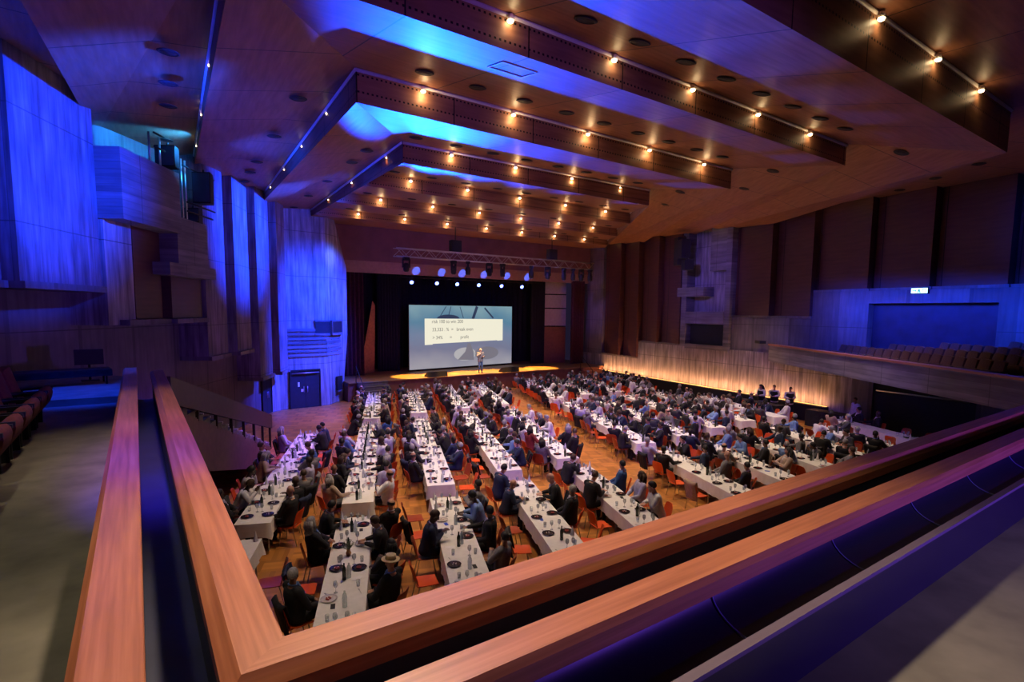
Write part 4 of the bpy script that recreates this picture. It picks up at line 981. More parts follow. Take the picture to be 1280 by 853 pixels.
SKINS = [mat('skin_light', (0.55, 0.30, 0.21), 0.55, noise=0.06, nscale=12), mat('skin_tan', (0.40, 0.20, 0.125), 0.55, noise=0.06, nscale=12),
         mat('skin_brown', (0.20, 0.09, 0.05), 0.5, noise=0.06, nscale=12), mat('skin_deep', (0.07, 0.034, 0.022), 0.5, noise=0.06, nscale=12)]
HAIRM = [mat('black_hair', (0.012, 0.010, 0.009), 0.6, noise=0.3, nscale=40), mat('brown_hair', (0.06, 0.032, 0.018), 0.6, noise=0.3, nscale=40), mat('grey_hair', (0.30, 0.29, 0.29), 0.6, noise=0.25, nscale=40)]
STRAW = mat('straw_hat', (0.62, 0.50, 0.30), 0.8, noise=0.15, nscale=30)
FAB = {}
for k_, c_ in dict(k=(0.010, 0.010, 0.013), n=(0.012, 0.022, 0.06), c=(0.05, 0.05, 0.058), g=(0.17, 0.165, 0.18), w=(0.66, 0.65, 0.68), b=(0.16, 0.27, 0.55), v=(0.42, 0.40, 0.60),
                   e=(0.42, 0.31, 0.24), u=(0.03, 0.09, 0.26), r=(0.22, 0.03, 0.03), t=(0.06, 0.03, 0.02)).items():
    FAB[k_] = mat({'k': 'black', 'n': 'navy', 'c': 'charcoal', 'g': 'grey', 'w': 'white', 'b': 'light_blue', 'v': 'lavender', 'e': 'beige', 'u': 'blue', 'r': 'red', 't': 'dark_brown'}[k_] + '_cloth', c_, 0.85, noise=0.15, nscale=14)
DENIM = mat('blue_denim', (0.05, 0.10, 0.24), 0.85, noise=0.15, nscale=20)
SHOE = mat('black_leather', (0.012, 0.011, 0.011), 0.4, noise=0.1)
EYEM = mat('eye_dark', (0.02, 0.015, 0.012), 0.2, noise=0.05)

PIV = Vector((0, -0.02, 0.50))
def mk_pose(lean=5, yaw=0, nod=5, twist=0, arms=None, stand=False, cross=False, side=0):
    """returns the joints of a figure whose seat (or feet) is on the local origin, looking along +Y"""
    dz = 0.42 if stand else 0.0
    M = Matrix.Rotation(R(twist), 4, 'Z') @ Matrix.Rotation(R(-lean), 4, 'X')
    M = M @ Matrix.Rotation(R(side), 4, 'Y')
    def ub(p):
        p = Vector(p); q = M @ (p - PIV) + PIV; q.z += dz; return q
    J = dict(ub=ub, dz=dz, stand=stand)
    J['neck'] = ub((0, -0.01, 1.08)); J['headc'] = ub((0, 0.025, 1.235))
    J['hrot'] = (M @ Matrix.Rotation(R(yaw), 4, 'Z') @ Matrix.Rotation(R(-nod + lean * 0.6), 4, 'X')).to_3x3()
    for s in (-1, 1):
        J['sh', s] = ub((s * 0.198, -0.012, 1.01))
        e, w_, d = arms[0 if s < 0 else 1]
        J['el', s] = Vector(e) + Vector((0, 0, dz)); J['wr', s] = Vector(w_) + Vector((0, 0, dz)); J['hd', s] = Vector(d).normalized()
        if stand:
            J['hip', s] = Vector((s * 0.09, -0.01, 0.92)); J['kn', s] = Vector((s * 0.10, 0.02, 0.50)); J['an', s] = Vector((s * 0.11, -0.03, 0.09))
        else:
            J['hip', s] = Vector((s * 0.09, 0.0, 0.535)); J['kn', s] = Vector((s * 0.12, 0.42, 0.53)); J['an', s] = Vector((s * 0.12, 0.40, 0.09))
    if cross:
        J['kn', 1] = Vector((0.02, 0.42, 0.62)); J['an', 1] = Vector((-0.16, 0.56, 0.30))
    return J
def head_pts(mb, J, grow=0.0):
    c, Rm = J['headc'], J['hrot']
    L = lambda x, y, z: c + Rm @ Vector((x, y, z))
    sph(mb, L(0, -0.012, 0.025), (0.076, 0.095, 0.092), 18, Rm)           # skull
    sph(mb, L(0, 0.022, -0.035), (0.060, 0.070, 0.082), 16, Rm)           # face
    sph(mb, L(0, 0.050, -0.090), (0.036, 0.034, 0.026), 12, Rm)           # chin
    sph(mb, L(0, 0.082, 0.012), (0.052, 0.014, 0.012), 10, Rm)            # brow
    cap(mb, L(0, 0.086, 0.005), L(0, 0.104, -0.028), 0.008, 0.0135)       # nose
    sph(mb, L(0, 0.083, -0.060), (0.026, 0.012, 0.007), 10, Rm); sph(mb, L(0, 0.082, -0.070), (0.022, 0.012, 0.008), 10, Rm)   # lips
    for s in (-1, 1):
        sph(mb, L(s * 0.040, 0.058, -0.022), (0.024, 0.026, 0.02), 10, Rm)    # cheeks
        sph(mb, L(s * 0.079, -0.012, -0.008), (0.010, 0.020, 0.032), 10, Rm)  # ears
def hand_pts(mb, J, s):
    w = J['wr', s]; d = J['hd', s]; up = Vector((0, 0, 1))
    side = d.cross(up)
    if side.length < 0.2: side = Vector((1, 0, 0)) * -s
    side.normalize(); n = side.cross(d).normalized()     # n: back of the hand
    if n.z < 0: n = -n
    cap(mb, w, w + d * 0.03, 0.026, 0.024)
    Rm = Matrix((side, d, n)).transposed()
    sph(mb, w + d * 0.065, (0.042, 0.052, 0.017), 14, Rm)
    for i, (x, L) in enumerate([(-0.033, 0.062), (-0.011, 0.075), (0.012, 0.070), (0.034, 0.055)]):
        a = w + d * 0.10 + side * x; k1 = a + d * L * 0.55 - n * 0.006 + side * x * 0.15; k2 = k1 + d * L * 0.32 - n * 0.022
        cap(mb, a - d * 0.02, k1, 0.0095, 0.0088, 8); cap(mb, k1, k2, 0.0088, 0.0075, 8)
    t = side * (-s if True else s) * -1.0                 # thumb towards the body's middle
    if t.dot(Vector((-s, 0, 0))) < 0: t = -t
    a = w + d * 0.035 + t * 0.030; b_ = a + (t * 0.7 + d * 0.7).normalized() * 0.038; c_ = b_ + (d * 0.95 + t * 0.1 - n * 0.2).normalized() * 0.030
    cap(mb, a, b_, 0.013, 0.011, 8); cap(mb, b_, c_, 0.011, 0.009, 8)
TORSO = [((0, -0.02, 0.46), 0.165, 0.125), ((0, -0.02, 0.54), 0.180, 0.138), ((0, -0.01, 0.64), 0.168, 0.128), ((0, 0.0, 0.78), 0.176, 0.128), ((0, -0.005, 0.92), 0.190, 0.128), ((0, -0.012, 1.01), 0.165, 0.098), ((0, -0.012, 1.065), 0.075, 0.062)]
def body_mesh(J, name):
    mb = MB(); ub = J['ub']
    loft(mb, TORSO, 18, ub)
    cap(mb, J['neck'], J['headc'] + J['hrot'] @ Vector((0, -0.02, -0.05)), 0.056, 0.052)
    head_pts(mb, J)
    for s in (-1, 1):
        cap(mb, J['sh', s], J['el', s], 0.050, 0.040); cap(mb, J['el', s], J['wr', s], 0.038, 0.025); hand_pts(mb, J, s)
        cap(mb, J['hip', s], J['kn', s], 0.082, 0.054); cap(mb, J['kn', s], J['an', s], 0.052, 0.036)
        d = (Vector((0, 1, 0)) if J['stand'] else Vector((s * 0.1, 1, 0))).normalized()
        if abs(J['an', s].z - 0.09) < 0.05: cap(mb, J['an', s] + Vector((0, 0, -0.03)), J['an', s] + d * 0.14 + Vector((0, 0, -0.055)), 0.036, 0.028)
        else: cap(mb, J['an', s], J['an', s] + Vector((-0.1, 0.1, -0.02)), 0.036, 0.028)
    return voxel_mesh(mb, name, 0.0065, 0.11, SKINS[0])
def jacket_mesh(J):
    mb = MB(); ub = J['ub']; low = 0.40 if J['stand'] else 0.47
    loft(mb, [((0, -0.02, low), 0.200, 0.158)] + [((c[0], c[1], c[2]), rx + 0.028, ry + 0.026) for c, rx, ry in TORSO[1:-1]] + [((0, -0.014, 1.05), 0.10, 0.078)], 20, ub)
    for s in (-1, 1):
        cap(mb, ub((s * 0.10, -0.01, 1.035)), J['sh', s], 0.060, 0.074); cap(mb, J['sh', s], J['el', s], 0.074, 0.060)
        w = J['el', s].lerp(J['wr', s], 0.93); cap(mb, J['el', s], w, 0.060, 0.044)
        if not J['stand']: cap(mb, J['hip', s] + Vector((0, -0.05, 0.0)), J['hip', s] + Vector((0, 0.06, 0.0)), 0.095, 0.088)
    return voxel_mesh(mb, 'jacket', 0.015, 0.32, FAB['k'])
def collar_mesh(J):
    mb = MB(); ub = J['ub']
    for i in range(14):
        a = 2 * math.pi * i / 14; b_ = 2 * math.pi * (i + 1) / 14
        f = lambda t: ub((0.064 * math.cos(t), -0.006 + 0.062 * math.sin(t), 1.085 - 0.022 * math.sin(t)))
        cap(mb, f(a), f(b_), 0.015, 0.015, 8)
    for t in np.linspace(0, 1, 6):
        z = 1.05 - 0.30 * t; sph(mb, ub((0, 0.075 + 0.050 * min(1, t * 2.2), z)), (0.056 * (1 - t) + 0.012, 0.024, 0.05), 10)
    return voxel_mesh(mb, 'collar', 0.010, 0.4, FAB['w'])
def trousers_mesh(J):
    mb = MB()
    sph(mb, (0, -0.02, 0.94 if J['stand'] else 0.53), (0.175, 0.135, 0.11))
    for s in (-1, 1):
        cap(mb, J['hip', s], J['kn', s], 0.100, 0.074); cap(mb, J['kn', s], J['kn', s].lerp(J['an', s], 0.92), 0.072, 0.058)
    return voxel_mesh(mb, 'trousers', 0.016, 0.3, FAB['k'])
def shoe_mesh(J, s):
    mb = MB(); a = J['an', s]
    d = Vector((0, 1, 0)) if abs(a.z - 0.09) < 0.05 else Vector((-0.7, 0.7, -0.1)).normalized()
    z = -0.052
    cap(mb, a + Vector((0, 0, z)) - d * 0.03, a + d * 0.15 + Vector((0, 0, z - 0.004)), 0.037, 0.034); cap(mb, a + Vector((0, 0, -0.01)), a + Vector((0, 0, z)), 0.043, 0.038)
    return voxel_mesh(mb, 'shoe', 0.013, 0.4, SHOE)
def hair_mesh(J, style):
    c, Rm = J['headc'], J['hrot']; mb = MB()
    L = lambda x, y, z: c + Rm @ Vector((x, y, z))
    if style == 'hat':
        for (r0, z0, r1, z1) in [(0.15, 0.052, 0.15, 0.064), (0.088, 0.058, 0.08, 0.135)]:
            base = len(mb.v); n = 22
            for (r, z) in ((0.0, z0), (r0, z0), (r1, z1), (0.0, z1 + 0.006)):
                for k in range(n):
                    a = 2 * math.pi * k / n; mb.v.append(tuple(L(r * math.cos(a), -0.01 + r * 1.1 * math.sin(a), z)))
            for i in range(3):
                for k in range(n):
                    k2 = (k + 1) % n; mb.f.append((base + i * n + k, base + i * n + k2, base + (i + 1) * n + k2, base + (i + 1) * n + k)); mb.uv.append([(0, 0)] * 4); mb.mi.append(0); mb.sm.append(i == 1)
        return mb.mesh('hat', STRAW)
    n, m = 20, 9; base = len(mb.v)
    for i in range(m + 1):
        for k in range(n):
            ph = 2 * math.pi * k / n; fr = max(0.0, math.sin(ph))           # 1 at the forehead
            lim = R(112) - R(58) * fr ** 0.6 + (R(8) if math.sin(ph) < -0.2 else 0)
            if style == 'fringe': lim = R(110) if fr < 0.25 else R(0.5)
            th = lim * i / m if style != 'fringe' else (R(72) + (lim - R(72)) * i / m if fr < 0.25 else R(100))
            k_ = 1.0 + 0.02 * math.sin(5 * ph + 3 * i)
            mb.v.append(tuple(L(0.086 * k_ * math.sin(th) * math.cos(ph), -0.014 + 0.106 * k_ * math.sin(th) * math.sin(ph), 0.024 + 0.104 * k_ * math.cos(th))))
    for i in range(m):
        for k in range(n):
            k2 = (k + 1) % n; mb.f.append((base + i * n + k, base + (i + 1) * n + k, base + (i + 1) * n + k2, base + i * n + k2)); mb.uv.append([(0, 0)] * 4); mb.mi.append(0); mb.sm.append(True)
    if style == 'long':
        for x in (-0.055, -0.02, 0.02, 0.055):
            mb.tube([L(x, -0.085, 0.05), L(x * 1.25, -0.105, -0.06), L(x * 1.35, -0.10, -0.17), L(x * 1.2, -0.085, -0.26)], [0.035, 0.04, 0.036, 0.015], 8)
        for s in (-1, 1): mb.tube([L(s * 0.078, -0.02, 0.04), L(s * 0.088, -0.02, -0.07), L(s * 0.085, -0.03, -0.18)], [0.018, 0.026, 0.012], 8)
    return mb.mesh('hair', HAIRM[0])
def eyes_mesh(J):
    c, Rm = J['headc'], J['hrot']; mb = MB()
    for s in (-1, 1): sph(mb, c + Rm @ Vector((s * 0.031, 0.079, -0.006)), (0.012, 0.007, 0.006), 8, Rm)
    return mb.mesh('eyes', EYEM)
T_ = 0.775   # forearms rest on the table top
LAP = [((-0.25, 0.10, 0.74), (-0.10, 0.30, 0.66), (0.4, 1, -0.25)), ((0.25, 0.10, 0.74), (0.10, 0.30, 0.66), (-0.4, 1, -0.25))]
TAB = [((-0.26, 0.16, 0.80), (-0.10, 0.38, T_ + 0.035), (0.5, 1, 0)), ((0.26, 0.16, 0.80), (0.10, 0.38, T_ + 0.035), (-0.5, 1, 0))]
FWD = [((-0.22, 0.33, T_ + 0.05), (-0.07, 0.44, T_ + 0.20), (0.3, 0.3, 0.8)), ((0.22, 0.33, T_ + 0.05), (0.07, 0.44, T_ + 0.20), (-0.3, 0.3, 0.8))]
CRS = [((-0.25, 0.13, 0.80), (0.09, 0.22, 0.86), (1, 0.2, 0.1)), ((0.25, 0.13, 0.80), (-0.08, 0.19, 0.82), (-1, 0.2, 0.1))]
CHIN = [((-0.24, 0.22, T_ + 0.05), (-0.07, 0.22, 1.06), (0.3, 0.1, 1)), ((0.26, 0.14, 0.79), (0.02, 0.34, T_ + 0.035), (-0.8, 0.6, 0))]
ONE = [((-0.27, 0.0, 0.76), (-0.17, 0.24, 0.67), (0.2, 1, -0.2)), ((0.30, 0.14, 0.82), (0.22, 0.42, T_ + 0.04), (-0.1, 1, 0))]
STD = [((-0.27, -0.03, 0.76), (-0.25, 0.08, 0.52), (0.1, 0.3, -1)), ((0.27, -0.03, 0.76), (0.25, 0.08, 0.52), (-0.1, 0.3, -1))]
MIC = [((-0.27, 0.02, 0.76), (-0.12, 0.24, 0.78), (0.5, 0.9, 0.1)), ((0.26, 0.05, 0.78), (0.07, 0.24, 0.98), (-0.5, 0.4, 0.8))]
TRAY = [((-0.25, 0.04, 0.77), (-0.12, 0.28, 0.76), (0.5, 1, 0)), ((0.25, 0.04, 0.77), (0.12, 0.28, 0.76), (-0.5, 1, 0))]
MOB = [((-0.24, 0.12, 0.76), (-0.05, 0.30, 0.88), (0.6, 0.7, 0.35)), ((0.24, 0.12, 0.76), (0.05, 0.30, 0.88), (-0.6, 0.7, 0.35))]
POSES = {}
for sg_, nm in ((1, 'a'), (-1, 'b')):     # a: the stage is to the sitter's own left, b: to the right
    POSES['lap' + nm] = mk_pose(-6, 42 * sg_, 4, 8 * sg_, LAP)
    POSES['tab' + nm] = mk_pose(14, 30 * sg_, 10, 6 * sg_, TAB)
    POSES['fwd' + nm] = mk_pose(24, 38 * sg_, 4, 4 * sg_, FWD)
    POSES['crs' + nm] = mk_pose(-10, 35 * sg_, 2, 10 * sg_, CRS, cross=(sg_ > 0))
    POSES['chin' + nm] = mk_pose(12, 25 * sg_, 6, 0, CHIN)
    POSES['one' + nm] = mk_pose(-4, 55 * sg_, 0, 16 * sg_, ONE, cross=(sg_ < 0))
POSES['mob'] = mk_pose(10, 0, 28, 0, MOB)
POSES['std'] = mk_pose(2, 10, 8, 0, STD, stand=True)
POSES['tray'] = mk_pose(6, -12, 22, 0, TRAY, stand=True)
POSES['mic'] = mk_pose(0, 8, 0, 0, MIC, stand=True)
PM = {}
def pose_meshes(p):
    if p not in PM:
        J = POSES[p]
        PM[p] = dict(body=body_mesh(J, 'body'), jacket=jacket_mesh(J), collar=collar_mesh(J), trousers=trousers_mesh(J), shoe1=shoe_mesh(J, -1), shoe2=shoe_mesh(J, 1), eyes=eyes_mesh(J))
    return PM[p]
HM = {}
def person(pose, loc, rz, top, skin, hair, hairm, label, group=None, trousers=None, shirt='w', scale=1.0, detail=True):
    d = pose_meshes(pose); o = empty('person', loc, rz); o.scale = (scale,) * 3; tag(o, label, 'person', group)
    def add(name, me, M):
        c = link(name, me, o); setmat(c, M); return c
    add('body', d['body'], SKINS[skin])
    suit = top in 'kncte'
    add('jacket' if suit else 'shirt', d['jacket'], FAB[top])
    if suit or top == 'u': add('collar', d['collar'], FAB[shirt])
    add('trousers', d['trousers'], trousers or (FAB['k'] if top in 'kwvg' else FAB['c'] if top in 'ceb' else FAB['n']))
    if detail:
        add('shoe', d['shoe1'], SHOE); add('shoe', d['shoe2'], SHOE); add('eyes', d['eyes'], EYEM)
    if hair:
        if (pose, hair) not in HM: HM[pose, hair] = hair_mesh(POSES[pose], hair)
        add('hat' if hair == 'hat' else 'hair', HM[pose, hair], STRAW if hair == 'hat' else HAIRM[hairm])
    return o

# ================================================================== CHAIRS, TABLES, SETTINGS
THT = R(21.8); UT = (math.sin(THT), math.cos(THT)); VT = (math.cos(THT), -math.sin(THT))
def tw(s, c): return (s * UT[0] + c * VT[0], s * UT[1] + c * VT[1])
def chair_proto():
    e = empty('dining_chair')
    mb = MB()
    def seat(u, v, o=0):
        x = (u - 0.5) * (0.44 - 0.03 * v); y = -0.20 + 0.42 * v
        return (x, y, 0.45 + o + 0.018 * (2 * u - 1) ** 2 - 0.05 * max(0, v - 0.75) ** 2 * 4 - 0.01 * math.sin(math.pi * v))
    mb.grid(lambda u, v: seat(u, v, 0.0), 6, 8); mb.grid(lambda u, v: seat(1 - u, v, -0.014), 6, 8)
    mb.grid(lambda u, v: seat(u, 0, -0.014 * v), 6, 1); mb.grid(lambda u, v: seat(1 - u, 1, -0.014 * v), 6, 1); mb.grid(lambda u, v: seat(0, 1 - u, -0.014 * v), 8, 1); mb.grid(lambda u, v: seat(1, u, -0.014 * v), 8, 1)
    build(mb, 'seat', ORANGE, e)
    mb = MB()
    def bk(u, v, o=0):
        wd = 0.42 + 0.05 * math.sin(math.pi * min(1, v * 0.9)) - 0.06 * max(0, v - 0.8) * 5
        x = (u - 0.5) * wd; cz = 0.50 + 0.36 * v - 0.02 * (2 * u - 1) ** 4
        return (x, -0.215 - 0.10 * v + 0.045 * (2 * u - 1) ** 2 - o, cz)
    mb.grid(lambda u, v: bk(1 - u, v, 0.0), 6, 6); mb.grid(lambda u, v: bk(u, v, 0.013), 6, 6)
    mb.grid(lambda u, v: bk(u, 1, 0.013 * (1 - v)), 6, 1); mb.grid(lambda u, v: bk(u, 0, 0.013 * v), 6, 1); mb.grid(lambda u, v: bk(0, u, 0.013 * (1 - v)), 6, 1); mb.grid(lambda u, v: bk(1, u, 0.013 * v), 6, 1)
    build(mb, 'backrest', ORANGE, e)
    for s in (-1, 1):
        mb = MB(); mb.tube([(s * 0.21, 0.20, 0.0), (s * 0.18, 0.13, 0.435)], 0.011, 6); build(mb, 'leg', CHROME, e)
        mb = MB(); mb.tube([(s * 0.21, -0.25, 0.0), (s * 0.185, -0.15, 0.435), (s * 0.17, -0.235, 0.56)], 0.011, 6); build(mb, 'leg', CHROME, e)
    return e
CH = chair_proto(); CHUSED = [False]
def cloth_mesh(L, W, drop, seed):
    rnd = random.Random(seed); mb = MB(); hx, hy = W / 2 + 0.006, L / 2 + 0.006
    mb.quad([(-hx, -hy, 0), (hx, -hy, 0), (hx, hy, 0), (-hx, hy, 0)])
    per = []; step = 0.10
    def side(x0, y0, x1, y1, nx, ny):
        n = max(3, int(math.hypot(x1 - x0, y1 - y0) / step))
        for i in range(n): t = i / n; per.append((x0 + (x1 - x0) * t, y0 + (y1 - y0) * t, nx, ny, min(t, 1 - t) * math.hypot(x1 - x0, y1 - y0)))
    side(-hx, -hy, hx, -hy, 0, -1); side(hx, -hy, hx, hy, 1, 0); side(hx, hy, -hx, hy, 0, 1); side(-hx, hy, -hx, -hy, -1, 0)
    n = len(per); ph = [rnd.uniform(0, 6.28) for _ in range(4)]; rows = []
    for j in range(5):
        v = j / 4; base = len(mb.v); rows.append(base)
        for i, (x, y, nx, ny, dc) in enumerate(per):
            cor = math.exp(-dc / 0.10); a = i * step
            wv = 0.016 * math.sin(a * 9 + ph[0]) + 0.012 * math.sin(a * 23 + ph[1]) + 0.03
            out = v * (wv + 0.03 * cor); z = -drop * v * (1 + 0.30 * cor + 0.03 * math.sin(a * 2 + ph[2]))
            pr = per[i - 1]; bx = nx; by = ny
            if dc < 1e-6: bx, by = (nx + pr[2]) * 0.8, (ny + pr[3]) * 0.8
            mb.v.append((x + bx * out, y + by * out, z))
    for j in range(4):
        for i in range(n):
            i2 = (i + 1) % n
            mb.f.append((rows[j] + i, rows[j + 1] + i, rows[j + 1] + i2, rows[j] + i2)); mb.uv.append([(0, 0)] * 4); mb.mi.append(0); mb.sm.append(True)
    return mb.mesh('tablecloth', CLOTH)
ROWS = 'ABCDEFGHIJK'
CR = dict(A=-3.08, B=-0.80, C=1.42, D=3.63, E=5.86, F=9.45, G=11.65, H=13.85, I=16.10, J=18.25, K=20.45)
SEG = {}   # row -> list of (which, near s, far s)
SEG['A'] = [('rear', 7.3, 12.1), ('middle', 13.0, 22.3)]
for i, r_ in enumerate('BCDE'): SEG[r_] = [('rear', 7.6 + 0.95 * i, 12.95 + 0.97 * i), ('middle', 13.95 + 1.0 * i, 23.65 + 0.88 * i)]
SEG['B'].append(('front', 25.05, 32.1)); SEG['C'].append(('front', 26.1, 33.0)); SEG['D'].append(('front', 27.0, 34.6)); SEG['E'].append(('front', 27.8, 35.4))
SEG['F'] = [('rear', 12.0, 17.3), ('middle', 18.4, 27.8), ('front', 29.4, 37.0)]
SEG['G'] = [('rear', 13.0, 18.35), ('middle', 19.3, 28.7), ('front', 30.3, 37.6)]
SEG['H'] = [('rear', 13.9, 19.1), ('middle', 20.4, 29.6), ('front', 31.1, 38.0)]
SEG['I'] = [('rear', 14.9, 20.1), ('middle', 21.5, 30.4), ('front', 31.8, 37.6)]
SEG['J'] = [('rear', 14.6, 19.6), ('middle', 22.0, 28.6)]
SEG['K'] = [('rear', 15.6, 21.1)]
OCC = {('A', 'middle', -1): 'kwwoekoovo', ('A', 'middle', 1): 'Kkgvguookn', ('A', 'rear', -1): '-----', ('A', 'rear', 1): '---o-',
       ('B', 'rear', -1): '-kokk', ('B', 'rear', 1): '-hkkK', ('B', 'middle', -1): 'eKknkbwook', ('B', 'middle', 1): 'WvkkwvKkuo',
       ('C', 'rear', -1): '-onoo', ('C', 'rear', 1): '-gkbg', ('C', 'middle', -1): '-Kkkwkknok', ('C', 'middle', 1): 'oonnknkkgk',
       ('D', 'rear', -1): '-ooNn', ('D', 'rear', 1): '-okK-', ('D', 'middle', -1): 'oookrkgkvk', ('D', 'middle', 1): '-nbkkokkgk',
       ('E', 'rear', -1): '-okok', ('E', 'rear', 1): '-wvu-', ('E', 'middle', -1): 'gorwkkvkkg', ('E', 'middle', 1): '-kkowkowoo',
       ('F', 'middle', -1): 'kkoogvkoow', ('F', 'middle', 1): 'kkknknvngw', ('F', 'rear', -1): '-ookv', ('F', 'rear', 1): '-kGnk', ('G', 'rear', 1): '-ekbb', ('G', 'rear', -1): '-oGkn'}
NAMEC = {'k': 'black suit', 'n': 'navy suit', 'c': 'charcoal suit', 'g': 'grey top', 'w': 'white shirt', 'b': 'light blue shirt', 'v': 'lavender shirt', 'e': 'beige jacket', 'u': 'blue shirt', 'r': 'dark red top', 't': 'dark brown jacket'}
def where(r_, which): return f'{which} table, {ORD[ROWS.index(r_)]} row from stairs'
rnd = random.Random(11)
legmb = MB(); legmb.tube([(-0.3, 0, 0), (-0.3, 0, 0.7)], 0.02, 6); legmb.tube([(0.3, 0, 0), (0.3, 0, 0.7)], 0.02, 6); legmb.tube([(-0.3, 0, 0.25), (0.3, 0, 0.25)], 0.015, 6); LEGME = legmb.mesh('leg', STEEL)
seats = []; settings = []
for r_ in ROWS:
    for (which, s0, s1) in SEG[r_]:
        L = s1 - s0; c = CR[r_]; W = 0.77; q = tw((s0 + s1) / 2, c)
        t = empty('banquet_table', (q[0], q[1], 0), -THT); tag(t, f'long banquet table under a white cloth, {where(r_, which)}', 'table', 'banquet tables')
        mb = MB(); mb.box(-W / 2, W / 2, -L / 2, L / 2, 0.705, 0.742); build(mb, 'tabletop', DKWOOD, t)
        n = max(3, int(L / 1.5) + 1)
        for i in range(n): link('leg', LEGME, t, (0, -L / 2 + 0.18 + (L - 0.36) * i / (n - 1), 0))
        cl = link('tablecloth', cloth_mesh(L, W, 0.31, rnd.random()), None, (q[0], q[1], 0.750)); cl.rotation_euler = (0, 0, -THT)
        tag(cl, f'white tablecloth draped over the {where(r_, which)}', 'tablecloth', 'white tablecloths')
        ns_ = {'rear': 5, 'middle': 10, 'front': 8}[which]
        if which == 'middle' and L < 8: ns_ = 7
        for side in (-1, 1):
            occ = OCC.get((r_, which, side))
            for i in range(ns_):
                s = s0 + 0.55 + (L - 1.1) * i / (ns_ - 1) + rnd.uniform(-0.06, 0.06)
                if occ: code = occ[i]
                else:
                    x = rnd.random(); pe = 0.16 if which != 'front' else 0.10
                    if r_ in 'JK': pe = 0.5
                    code = 'o' if x < pe * 0.8 else '-' if x < pe else rnd.choice('kkkkkkkkkkkkkknnncccggwwwwwwvbet')
                    if code.isalpha() and code != 'o' and rnd.random() < 0.15: code = code.upper()
                seats.append(dict(r=r_, which=which, side=side, i=i, n=ns_, s=s, c=c, code=code))
def seat_pose(st):
    x = st['side'] * (0.385 + 0.27 + (0.10 if st['code'] == 'o' else 0) + st.setdefault('back', rnd.uniform(0, 0.10)))
    q = tw(st['s'], st['c'] + x); turn = st.setdefault('turn', rnd.choice([0, 0, 8, 15, 28, 40]) if st['code'] != 'o' else rnd.uniform(-12, 25))
    rz = -THT + (R(-90) if st['side'] < 0 else R(90)) + R(turn) * (1 if st['side'] < 0 else -1)
    return q, rz
def seatname(st): return f"{ORD[st['n'] - 1 - st['i']]} from stage, {'stair' if st['side'] < 0 else 'far'} side, {where(st['r'], st['which'])}"
def dist(q): return math.hypot(q[0], q[1])
# people
npeople = 0
for st in seats:
    code = st['code']
    if code in 'o-': continue
    q, rz = seat_pose(st); top = code.lower(); bald = code.isupper()
    hat = top == 'h'
    if hat: top = 'k'
    ab = 'a' if st['side'] < 0 else 'b'
    pose = rnd.choice(['lap', 'tab', 'tab', 'fwd', 'crs', 'chin', 'one', 'lap']) + ab
    if (st['r'], st['which'], st['i'], st['side']) == ('C', 'rear', 2, -1): pose = 'mob'
    if abs(st.get('turn', 0)) > 20 and pose[:3] in ('tab', 'fwd', 'chi'): pose = rnd.choice(['lap', 'crs', 'one']) + ab
    near = st['which'] == 'rear' or (st['r'] in 'ABCDE' and st['which'] == 'middle')
    skin = rnd.choices([0, 1, 2, 3], [5, 3, 2, 3] if near else [6, 4, 2, 1])[0]
    hair = 'hat' if hat else ('fringe' if rnd.random() < 0.5 else None) if bald else rnd.choices(['short', 'long'], [9, 1.5])[0]
    if top in 'er' and not bald: hair = 'long'
    hm = rnd.choices([0, 1, 2], [6, 3, 3])[0]
    nm = 'straw hat' if hat else NAMEC[top]
    if rnd.random() < 0.06 and top == 'k': top2 = 'c'
    person(pose, (q[0], q[1], 0.0), rz, top, skin, hair, hm, f"person in {nm}, {seatname(st)}", 'seated banquet guests', scale=rnd.uniform(0.98, 1.10),
           detail=dist(q) < 24, shirt=rnd.choice('wwwvb'), trousers=None)
    npeople += 1
# chairs: the 300 that show largest are chairs of their own
cs = []
for st in seats:
    if st['code'] == '-': continue
    q, rz = seat_pose(st); cs.append((dist(q), q, rz, st))
cs.sort(key=lambda t: t[0])
parts = [(ch.data, ch) for ch in CH.children]
rest = MB()
for k, (d, q, rz, st) in enumerate(cs):
    off = -0.02 if st['code'] != 'o' else 0.0
    loc = (q[0] + off * -math.sin(rz), q[1] + off * math.cos(rz), 0)
    if k < 300:
        o = CH if k == 0 else copy_tree(CH); o.location = loc; o.rotation_euler = (0, 0, rz)
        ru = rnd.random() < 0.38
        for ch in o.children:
            if ch.data.materials[0] == ORANGE: setmat(ch, SHADED_ORANGE if ru else ORANGE)
        tag(o, f"{'empty ' if st['code'] == 'o' else ''}{'shade-darkened orange' if ru else 'orange'} chair, {seatname(st)}", 'chair', 'orange chairs at the banquet tables')
    else:
        Mx = Matrix.Translation(loc) @ Matrix.Rotation(rz, 4, 'Z')
        for me, _ in parts:
            b0 = len(rest.v); rest.v += [tuple(Mx @ v.co) for v in me.vertices]
            mi = 0 if me.materials[0] == ORANGE else 1
            for p in me.polygons: rest.f.append(tuple(b0 + i for i in p.vertices)); rest.uv.append([(0, 0)] * len(p.vertices)); rest.mi.append(mi); rest.sm.append(p.use_smooth)
if rest.v: tag(build(rest, 'dining_chairs', [ORANGE, CHROME]), 'orange chairs at the tables farthest from the gallery', 'chairs', None, 'stuff')
